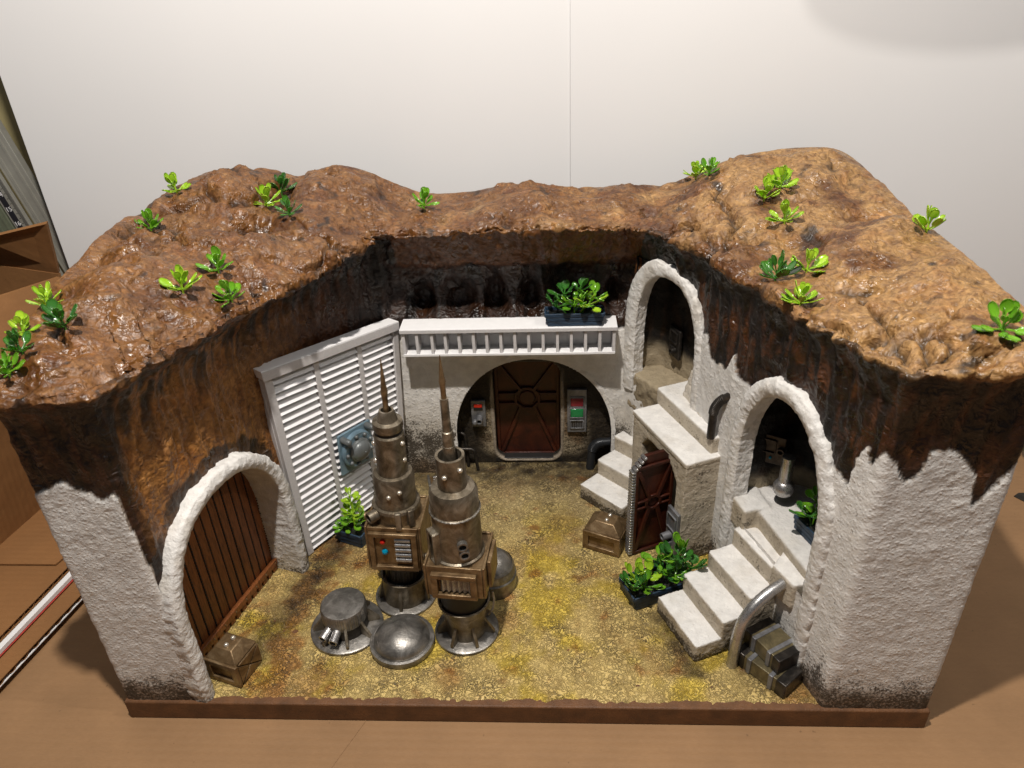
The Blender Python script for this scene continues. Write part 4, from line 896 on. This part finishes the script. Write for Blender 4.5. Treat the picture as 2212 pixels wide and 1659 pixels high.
MB(Matrix.Rotation(-0.85, 4, 'Z')).box((0, -1.78, 10.3), (0.65, 0.2, 2.6)).build('hatch_opening', M['black'], hf)
# curved strap on its right side
MB().tube([(2.6, -0.9, 5.6), (2.7, -1.0, 4.9), (2.6, -1.1, 4.0), (2.2, -1.3, 3.5)], 0.09, 10).build('strap', M['steel'], t, 60)

lift(t, {'case', 'side_plate', 'face_plate', 'grille_frame', 'side_rib'}, 0.85)
t = thing('valve_base', 'low finned drum with two nozzles, left of the towers', 'machine', (-14.35, 7.0, 0), 0)
MB().lathe([(3.02, 0), (3.02, 0.2), (2.9, 0.28), (1.0, 0.28)], 56).build('base_disc', M['steel'], t)
fins(t, 8, 1.75, 2.75, 0.26, 1.9, M['bronze'], 0.25, 0.24)
MB().lathe([(1.78, 0.25), (1.78, 1.5)], 48).build('lower_drum', M['dark'], t)
MB().lathe([(1.84, 1.4), (1.86, 2.6), (1.78, 2.78), (1.6, 2.82), (0.01, 2.84)], 150, rfun=lambda a: 1+0.010*(1 if math.sin(a*60) > 0 else -1)).build('knurled_cap', M['steel'], t)
for x, y, x2, y2 in ((-0.95, -1.45, -1.35, -2.35), (-0.25, -1.7, -0.42, -2.75)): MB().ring((x, y, 1.35), (x2, y2, 1.15), 0.36, 0.25).build('nozzle', M['silver'], t, 60)
t = thing('metal_dome', 'smooth steel dome with a rim lying in front of the towers', 'dome', (-9.4, 5.35, 0))
MB().lathe([(2.6, 0), (2.66, 0.25), (2.62, 0.55), (2.42, 0.6), (2.3, 0.55)], 64).build('rim', M['steel'], t); MB().sphere((0, 0, 0.5), 2.3, 48, 14, 0.62, True).build('cap', M['steel'], t, 60)
t = thing('metal_dome', 'banded grey dome half hidden behind the taller tower', 'dome', (-2.35, 11.9, 0))
MB().lathe([(1.95, 0), (2.0, 1.2), (2.06, 1.3), (2.06, 1.5), (1.98, 1.6)], 48).build('drum', M['steel'], t); MB().sphere((0, 0, 1.55), 1.96, 40, 14, 1.15, True).build('cap', M['steel'], t, 60)
MB().lathe([(1.80, 2.35), (1.88, 2.45), (1.72, 2.75)], 48, close=False).build('band', M['steel'], t)
t = thing('vent_grille', 'small bronze slatted vent on the floor behind the towers', 'vent', (-8.4, 25.6, 0), 0.25)
MB().box((0, 0, 0.5), (3.2, 1.8, 1.0)).build('vent_box', M['rust'], t, bevel=0.06)
for k in range(4): MB().box((0.2, -0.65+k*0.42, 1.05), (2.5, 0.2, 0.18)).build('slat', M['silver'], t, bevel=0.04)
MB().box((-1.5, 0, 0.9), (0.25, 1.9, 0.7)).build('end_plate', M['steel'], t, bevel=0.05)

# ------------------------------------------------------------------ crates and strapped slabs
def crate(label, loc, rz, w, d_, h):
    t = thing('metal_crate', label, 'crate', loc, rz)
    MB().box((0, 0, h/2), (w-0.3, d_-0.3, h)).build('crate_body', M['rust'], t, bevel=0.04)
    f = MB(); y = -d_/2+0.05; f.box((0, y, 0.25), (w, 0.3, 0.5)); f.box((0, y, h-0.25), (w, 0.3, 0.5)); f.box((-w/2+0.28, y, h/2), (0.56, 0.3, h-0.9)); f.box((w/2-0.28, y, h/2), (0.56, 0.3, h-0.9)); f.build('front_frame', M['rust'], t, bevel=0.05)
    for sx in (1, -1):                                 # four raised triangles on each side
        x = sx*(w/2-0.15); c = (0, h/2); co = [(-d_/2+0.2, 0.05), (d_/2-0.1, 0.05), (d_/2-0.1, h-0.05), (-d_/2+0.2, h-0.05)]
        for k in range(4):
            tri = [co[k], co[(k+1) % 4], c]; g = (sum(p[0] for p in tri)/3, sum(p[1] for p in tri)/3); tri = [(g[0]+(p[0]-g[0])*0.90, g[1]+(p[1]-g[1])*0.90) for p in tri]
            MB().frustum([(x-sx*0.05, a, b_) for a, b_ in tri], [(x+sx*0.15, a, b_) for a, b_ in tri]).build('side_triangle', M['rust'], t, bevel=0.03)
    e = 0.08; lo = [(-w/2+e, -d_/2+e, h), (w/2-e, -d_/2+e, h), (w/2-e, d_/2-e, h), (-w/2+e, d_/2-e, h)]; q = 0.52
    MB().frustum(lo, [(x*q, y*q, h+0.85) for x, y, _ in lo]).build('lid', M['rust'], t, bevel=0.06)
    beads(t, [(0.1, -0.35, h+0.9), (0.15, 0.4, h+0.9)], 0.2, 'pearl')
crate('bronze crate with pyramid lid in front of the plank door', (-22.3, 2.75, 0), math.radians(-18), 3.1, 2.8, 2.2)
crate('bronze crate with pyramid lid beside the open porch door', (7.9, 17.3, 0), math.radians(-24), 3.6, 2.9, 2.1)
def slab(label, loc, rz, L, w, h):
    t = thing('strapped_box', label, 'box', loc, rz)
    MB().box((0, 0, h/2), (L*0.94, w*0.95, h)).build('core', mat_metal('khaki_paint', lin(70, 64, 48), lin(104, 94, 68), lin(136, 124, 92), metal=0.4), t, bevel=0.05)
    for sx in (-1, 1): MB().box((sx*L*0.42, 0, h/2), (L*0.2, w, h*1.04)).build('end_cap', M['dark'], t, bevel=0.08); MB().box((sx*L*0.22, 0, h/2+0.02), (0.36, w*1.06, h*1.08)).build('strap', M['panel_grey'], t, bevel=0.05)
slab('lower strapped metal box at the foot of the wide stairs', (19.2, 2.8, 0), math.atan2(-0.75, 0.66), 4.3, 2.2, 1.4)
slab('upper strapped metal box, stacked crosswise on the lower one', (19.6, 3.6, 1.47), math.atan2(-0.86, 0.5), 3.5, 2.5, 1.35)

# ------------------------------------------------------------------ planters and plants
def planter(label, loc, rz, L, w, h):
    t = thing('planter_box', label, 'planter', loc, rz)
    for k in range(3):
        z = h*(k+0.5)/3; g = 1+0.05*k
        for sy in (-1, 1): MB().box((0, sy*w/2*g, z), (L*g, 0.16, h/3-0.05)).build('board', M['planter'], t, bevel=0.04)
        for sx in (-1, 1): MB().box((sx*L/2*g, 0, z), (0.16, w*g-0.1, h/3-0.05)).build('end_board', M['planter'], t, bevel=0.04)
    MB().box((0, 0, h*0.4), (L*0.96, w*0.94, h*0.7)).build('soil', M['soil'], t)
planter('dark blue planter box on the white balcony ledge', (5.15, 27.0, 18.22), 0.0, 4.9, 1.5, 1.3)
planter('dark blue planter box on the floor by the louvred panel', (-16.0, 18.1, 0), math.radians(-22), 2.7, 2.3, 1.5)
planter('dark blue planter box between the porch and the wide stairs', (11.75, 11.2, 0), math.atan2(0.396, 0.918), 5.2, 2.5, 1.5)
planter('dark planter box on the landing inside the large right arch', (23.2, 8.6, 8.45), math.radians(110), 3.0, 1.6, 1.3)

def leaf_mesh(seed):
    r = random.Random(seed); nt, nw = 13, 4; V = []; th = 0.035
    wmax = r.uniform(0.155, 0.205); bend = r.uniform(0.05, 0.3); cup = r.uniform(0.04, 0.12)
    for side in (1, -1):
        for i in range(nt):
            t = i/(nt-1); w = 0.036+wmax*math.sqrt(max(0, 1-((t-0.72)/0.285)**2)); w0 = 0.03+wmax*max(0, math.sin(math.pi*min(1, max(0, (t-0.22)/0.86))))**0.8*(0.55+0.45*t) if t < 0.999 else 0.02
            for j in range(nw+1):
                x = -1+2*j/nw; V.append((t, x*w, bend*t*t - 0.12*t + cup*(x*x)*min(1, t*2)*0.6 + side*th/2))
    f = []; o = nt*(nw+1)
    for i in range(nt-1):
        for j in range(nw):
            a = i*(nw+1)+j; q = (a, a+nw+1, a+nw+2, a+1); f.append(q[::-1]); f.append(tuple(k+o for k in q))
    rim = [j for j in range(nw+1)] + [i*(nw+1)+nw for i in range(1, nt)] + [(nt-1)*(nw+1)+j for j in range(nw-1, -1, -1)] + [i*(nw+1) for i in range(nt-2, 0, -1)]
    for a, b_ in zip(rim, rim[1:]+rim[:1]): f.append((a, b_, b_+o, a+o))
    me = bpy.data.meshes.new('leaf'); me.from_pydata([tuple(c*S for c in v) for v in V], [], f); me.polygons.foreach_set('use_smooth', [True]*len(me.polygons)); me.update(); return me
LEAF = {}
for key in ('leaf_bright', 'leaf_mid', 'leaf_dark'):
    LEAF[key] = []
    for sd in range(4):
        m_ = leaf_mesh(sd); m_.materials.append(M[key]); LEAF[key].append(m_)
def plant(name, label, cat, loc, whorls, lean=(0, 0), group=None):
    """whorls: dx, dy, z, leaves, leaf length, material, lowest and highest elevation"""
    t = thing(name, label, cat, loc, random.uniform(0, 6.28), group); t.rotation_euler = (lean[0], lean[1], t.rotation_euler[2])
    for dx, dy, z, n, ln, key, e0, e1 in whorls:
        MB().tube([(dx*0.3, dy*0.3, -0.25), (dx*0.6, dy*0.6, z*0.5), (dx, dy, z+0.05)], 0.075, 7).build('stem', M[key], t, 60)
        for k in range(n):
            lf = bpy.data.objects.new('leaf', random.choice(LEAF[key])); az = 2*math.pi*(k+random.uniform(-.3, .3))/n*1.0 + (0.5 if k % 2 else 0); el = random.uniform(e0, e1)
            lf.location = Vector((dx, dy, z+random.uniform(-0.12, 0.05)))*S; lf.rotation_euler = Euler((random.uniform(-.35, .35), -el, az)); s_ = ln*(1.3 if name == 'plastic_plant' else 1.0)*random.uniform(0.78, 1.15); lf.scale = (s_, s_*random.uniform(0.8, 1.12), s_)
            finish(lf, 'leaf', t)
    return t
R_ = math.radians
def sprig(label, x, y, key, n=10, ln=1.35, up=0.5, lean=(0, 0), dz=0.0):
    z = on_rock(x, y)
    n2 = max(3, n//3)
    plant('plastic_sprig', label, 'plant', (x, y, z-0.08+dz), [(0, 0, 0.32, n+2-n2, ln*1.02, key, R_(2), R_(42)), (0.05, 0.0, 0.7, n2+2, ln*0.88, key, R_(45), R_(78))], lean, 'plastic sprigs planted on the rock')
SPR = [('bright green sprig at the left rim of the rock, backmost of the corner cluster', -30.2, 7.8, 'leaf_bright', 8, 1.2), ('yellow green sprig on the left rim, middle of the corner cluster', -29.9, 4.4, 'leaf_bright', 9, 1.15), ('dark green sprig with long leaves on the front left rock corner, rightmost of its cluster', -26.7, 3.9, 'leaf_dark', 10, 1.4),
    ('dark green sprig on the front left rock corner, between two brighter ones', -27.9, 1.3, 'leaf_dark', 9, 1.1), ('mid green sprig cut by the left picture edge at the front rock corner', -28.4, 0.2, 'leaf_mid', 9, 1.15), ('narrow leaved sprig on the left skyline of the rock, lower of two', -28.9, 20.6, 'leaf_mid', 11, 1.4), ('light green sprig on the left skyline of the rock, upper of two', -29.2, 27.0, 'leaf_bright', 8, 1.4),
    ('yellow green sprig on the left summit, front left of a group of three', -22.2, 28.4, 'leaf_bright', 9, 1.6), ('dark green sprig on the left summit, topmost of a group of three', -22.0, 32.3, 'leaf_dark', 12, 1.5), ('small dark sprig on the left summit, lowest of a group of three', -18.9, 24.8, 'leaf_dark', 10, 1.2), ('mid green sprig on the left slope, topmost of a triangle of three', -21.1, 14.0, 'leaf_mid', 12, 1.35), ('bright flat rosette on the left slope, leftmost of a triangle of three', -22.2, 10.4, 'leaf_bright', 12, 1.45), ('mid green sprig at the left overhang edge, rightmost of a triangle of three', -19.6, 11.8, 'leaf_mid', 12, 1.4),
    ('lone green sprig where the left hill dips to the middle ridge', -8.4, 30.1, 'leaf_mid', 12, 1.3), ('light green sprig on the skyline left of the right summit, left one of a pair', 16.6, 34.6, 'leaf_bright', 8, 1.5), ('mid green sprig on the skyline left of the right summit, right one of a pair', 17.2, 32.0, 'leaf_mid', 9, 1.3), ('light green sprig on the right summit, leftmost of a group of three', 20.6, 25.6, 'leaf_bright', 10, 1.4), ('large light green sprig on the right summit, topmost of a group of three', 22.1, 26.6, 'leaf_bright', 13, 1.55), ('light green sprig on the right summit, lowest of a group of three', 21.1, 20.8, 'leaf_bright', 11, 1.5),
    ('lone light green sprig on the right rim of the rock', 29.9, 16.7, 'leaf_bright', 8, 1.6), ('dark green sprig at the edge of the right overhang, leftmost of three', 18.8, 13.6, 'leaf_dark', 10, 1.6), ('yellow green sprig near the right overhang, rightmost of three', 21.0, 14.0, 'leaf_bright', 8, 1.6), ('drooping light green sprig at the edge of the right overhang, lowest of three', 19.3, 9.2, 'leaf_bright', 13, 1.35), ('bright green sprig at the far right corner of the rock', 27.6, 1.4, 'leaf_mid', 10, 1.4)]
for lb, x, y, key, n, ln in SPR: sprig(lb, x, y, key, n, ln, lean=(R_(random.uniform(-6, 14)), R_(random.uniform(-8, 8))))
D_, B_, G_ = 'leaf_dark', 'leaf_bright', 'leaf_mid'
plant('plastic_plant', 'spreading dark and light green plant in the balcony planter', 'plant', (5.1, 27.0, 19.1), [(-1.6, 0, 0.7, 8, 1.2, D_, R_(5), R_(50)), (-0.9, 0.2, 1.9, 7, 1.1, D_, R_(5), R_(60)), (0, -0.3, 1.0, 9, 1.4, G_, R_(-25), R_(50)), (1.3, -0.1, 0.9, 9, 1.4, B_, R_(-5), R_(60)), (0.5, 0.2, 2.2, 6, 1.0, D_, R_(10), R_(60)), (1.9, 0.2, 1.5, 7, 1.2, G_, R_(0), R_(50))], group='plants in the planters').rotation_euler = (0, 0, 0)
plant('plastic_plant', 'upright bright green plant in the planter by the louvred panel', 'plant', (-16.0, 18.1, 0.9), [(0, 0, 1.0, 9, 1.2, G_, R_(-5), R_(35)), (0.2, 0.2, 2.2, 8, 1.1, B_, R_(5), R_(45)), (-0.1, 0.1, 3.3, 7, 0.95, B_, R_(5), R_(50)), (0.0, 0.0, 4.1, 5, 0.75, B_, R_(30), R_(75)), (-0.8, -0.5, 0.6, 7, 0.95, B_, R_(-10), R_(40)), (0.9, -0.4, 0.8, 7, 1.0, G_, R_(-10), R_(40))], group='plants in the planters')
plant('plastic_plant', 'low bushy green plant in the front end of the stairside planter', 'plant', (10.2, 10.3, 0.9), [(0, -0.5, 0.7, 10, 1.3, G_, R_(-10), R_(60)), (-0.8, 0.2, 1.0, 9, 1.2, D_, R_(0), R_(60)), (0.5, 0.6, 0.9, 9, 1.2, B_, R_(-5), R_(55)), (0.7, -0.3, 1.2, 8, 1.1, B_, R_(5), R_(60))], group='plants in the planters')
plant('plastic_plant', 'taller dark green plant in the rear end of the stairside planter, leaning over the steps', 'plant', (12.6, 11.4, 0.9), [(0, 0, 1.2, 10, 1.3, D_, R_(-5), R_(45)), (0.8, 0.2, 2.4, 9, 1.3, D_, R_(-5), R_(60)), (1.9, -0.7, 2.2, 9, 1.3, D_, R_(-15), R_(50)), (-0.5, 0.5, 2.0, 8, 1.2, G_, R_(0), R_(50)), (0.6, -0.8, 1.5, 8, 1.0, G_, R_(-10), R_(40)), (1.2, 0.6, 3.0, 6, 1.2, G_, R_(20), R_(70))], group='plants in the planters').rotation_euler = (0, 0, 0)
plant('plastic_plant', 'small green plant on the landing inside the large right arch', 'plant', (23.0, 9.0, 9.3), [(0, 0, 0.9, 8, 1.2, G_, R_(-5), R_(45)), (-0.4, 0.2, 2.0, 7, 1.1, G_, R_(0), R_(60)), (0.4, -0.6, 1.3, 7, 1.2, D_, R_(0), R_(50))], group='plants in the planters')

# ------------------------------------------------------------------ workshop things round the model
def corrugated(label, quad, z, th, flute, white, pitch=1.1):
    """cardboard sheet with its fluted core showing along the right-hand edge"""
    t = thing('cardboard_sheet', label, 'cardboard', (quad[1][0], quad[1][1], z))
    ox, oy = quad[1]; q = [(x-ox, y-oy) for x, y in quad]
    MB().prism(q, th-0.07, th).build('top_liner', M['card_dark'], t); MB().prism(q, 0, 0.07).build('bottom_liner', white, t)
    a, b_ = Vector((*q[1], 0)), Vector((*q[2], 0)); L = (b_-a).length; dr = (b_-a)/L; inn = Vector((-dr.y, dr.x, 0)); n = int(L/pitch*8); V = []; f = []
    for k in range(n+1):
        s_ = L*k/n; h = th/2+(th/2-0.06)*math.sin(2*math.pi*s_/pitch); p = a+dr*s_
        for w_ in (0.05, 4.0): V += [tuple(p+inn*w_+Vector((0, 0, h-0.02))), tuple(p+inn*w_+Vector((0, 0, h+0.02)))]
    for k in range(n):
        i = k*4; j = i+4; f += [(i+1, j+1, j+3, i+3), (i, i+2, j+2, j), (i, j, j+1, i+1)]
    mesh_obj('fluted_core', V, f, M['card_dark'], t)
    MB().prism([tuple((a+inn*2.5).xy), tuple((b_+inn*2.5).xy), tuple((b_+inn*2.8).xy), tuple((a+inn*2.8).xy)], 0.05, th-0.06).build('core_shade', M['card_dark'], t)
corrugated('bottom corrugated cardboard sheet left of the diorama, white underside', [(-75, -8), (-43.6, -8), (-39.2, 16), (-75, 22)], -1.3, 0.55, 0, M['white'], 1.3)
b = MB(); b.prism([(-75, -6), (-44.9, -6), (-41.4, 15), (-75, 23)], -0.5, -0.12); b.build('foam_board', M['white'], label='white foam board with a red edge line between the cardboard sheets', cat='board')
b = MB(); b.prism([(-75, -6.1), (-44.85, -6.1), (-41.3, 14.8), (-75, 22.8)], -0.62, -0.56); b.build('red_card', mat_plain('red_line', lin(170, 60, 50), 0.6), label='thin red card under the white foam board', cat='card')
corrugated('top corrugated cardboard sheet left of the diorama', [(-75, -5), (-45.2, -5), (-41.9, 15.5), (-75, 24)], -0.06, 0.5, 0, M['card_dark'], 1.2)
b = MB(); b.prism([(-75, 13.8), (-43.4, 13.6), (-41, 22), (-75, 26)], 0.52, 0.66); b.build('cardboard_flap', M['card_dark'], label='torn flat cardboard flap lying on top of the sheets', cat='cardboard')
t = thing('cardboard_box', 'open brown cardboard box standing behind the left side of the diorama', 'box', (-56, 20, -2))
def panel(nm, pts, th=0.35):
    p = [Vector(x)-Vector((-56, 20, -2)) for x in pts]; n = (p[1]-p[0]).cross(p[2]-p[0]).normalized()*th
    MB().frustum([tuple(x) for x in p], [tuple(x+n) for x in p]).build(nm, M['card_dark'], t)
panel('right_wall', [(-53.5, 2, -2), (-48.6, 31, -2), (-46.0, 31.5, 22), (-52.5, 20, 22.5)])
panel('back_wall', [(-48.6, 31.2, -2), (-75, 36, -2), (-75, 36, 25), (-45.9, 31.7, 22.2)])
panel('flap', [(-45.9, 31.8, 22.2), (-55, 33.4, 22.5), (-52, 30.5, 26.2), (-44.2, 30.2, 27.8)])
panel('front_wall', [(-75, -4, -2), (-53.6, 2, -2), (-52.6, 20, 22.5), (-75, 16, 22.5)])
def rail(name, label, x0, w_, dep, mat, y, marks=False):
    lean = 0.24; t = thing(name, label, 'ruler' if marks else 'rail', (x0, y, -2)); t.rotation_euler = (0, -lean, 0)
    MB().box((0, 0, 27), (w_, dep, 54)).build('bar', mat, t, bevel=0.05)
    if marks:
        MB().box((-w_*0.18, -dep/2-0.02, 27), (w_*0.36, 0.04, 53.9)).build('scale_band', M['stripe'], t)
        for k in range(150):
            ln = w_*0.34 if k % 5 == 0 else w_*0.2
            MB().box((w_*0.42-ln/2, -dep/2-0.02, 20+k*0.12), (ln, 0.03, 0.03)).build('tick', M['stripe'], t)
        for k, s_ in enumerate(('18', '17', '16', '15', '14', '13', '12')):
            cu = bpy.data.curves.new('numeral', 'FONT'); cu.body = s_; cu.size = 0.75*S; cu.align_x = 'CENTER'; cu.align_y = 'CENTER'; cu.extrude = 0.0002
            tmp = bpy.data.objects.new('tmp', cu); COL.objects.link(tmp); dg = bpy.context.evaluated_depsgraph_get(); dg.update(); nm = bpy.data.meshes.new_from_object(tmp.evaluated_get(dg)); bpy.data.objects.remove(tmp)
            nm.materials.clear(); nm.materials.append(M['white']); ob = bpy.data.objects.new('numeral', nm); ob.location = Vector((-w_*0.18, -dep/2-0.05, 22.0+k*1.75))*S; ob.rotation_euler = (math.pi/2, 0, 0)
            finish(ob, 'numeral', t)
    else:
        for q in (-0.25, 0.2): MB().box((w_*q, -dep/2-0.05, 27), (w_*0.12, 0.1, 53.8)).build('groove_lip', mat, t)
rail('aluminium_rail', 'grey aluminium rail standing next to the backdrop edge', -50.2, 2.6, 1.0, M['alu'], 47.5)
rail('steel_ruler', 'steel ruler with a black numbered scale, leaning left of the backdrop', -52.6, 1.9, 0.5, M['alu'], 46.6, True)
rail('aluminium_rail', 'grey green rail below the ruler, left of the backdrop', -54.9, 2.0, 0.8, M['alu_green'], 46.8)
# a blade and a tin at the right picture edge
t = thing('scraper_knife', 'grey metal blade with a hole lying on the cardboard at the right', 'blade', (52.5, 23, -2)); 
ring_o = [(-2.6, 3.2), (-1.9, 3.7), (0, 3.8), (3.5, 3.2), (4, -3.5), (2.2, -3.6)]
MB().prism(ring_o, 0.02, 0.1).build('blade_plate', M['dark'], t, bevel=0.02); MB().lathe([(0.75, 0.1), (0.75, 0.115), (0.01, 0.115)], 28, (0.5, 2.2, 0)).build('blade_hole', M['card'], t)
t = thing('spray_tin', 'dark round tin cut by the right picture edge behind the rock', 'tin', (57.3, 32.5, -2)); MB().lathe([(3.0, 0), (3.0, 5.5), (2.7, 6.0), (0.01, 6.0)], 36).build('tin_body', M['steel'], t); MB().lathe([(3.05, 0.6), (3.05, 2.0)], 36).build('tin_band', mat_plain('green_band', lin(60, 84, 60), 0.4), t)

# unseen oval drum added above the picture to shadow the right board
t = thing('shadow_blocker', 'unseen white drum added above the picture, shading the right backdrop board', 'light blocker', (50.2, 10.5, 74.8))
OV = Matrix.Diagonal((1, 0.35, 1, 1))
MB(OV).lathe([(6.7, 0), (6.8, 0.3), (6.8, 9), (6.7, 9.2)], 64, close=False).build('shade', M['white'], t, 60); MB(OV).lathe([(6.7, 0.8), (0.01, 0.8)], 64, close=False).build('blocker_disc', M['white'], t, 60)
MB().cyl((0, 0, 0.9), (0, 0, 60), 0.2).build('blocker_rod', M['dark'], t, 60)
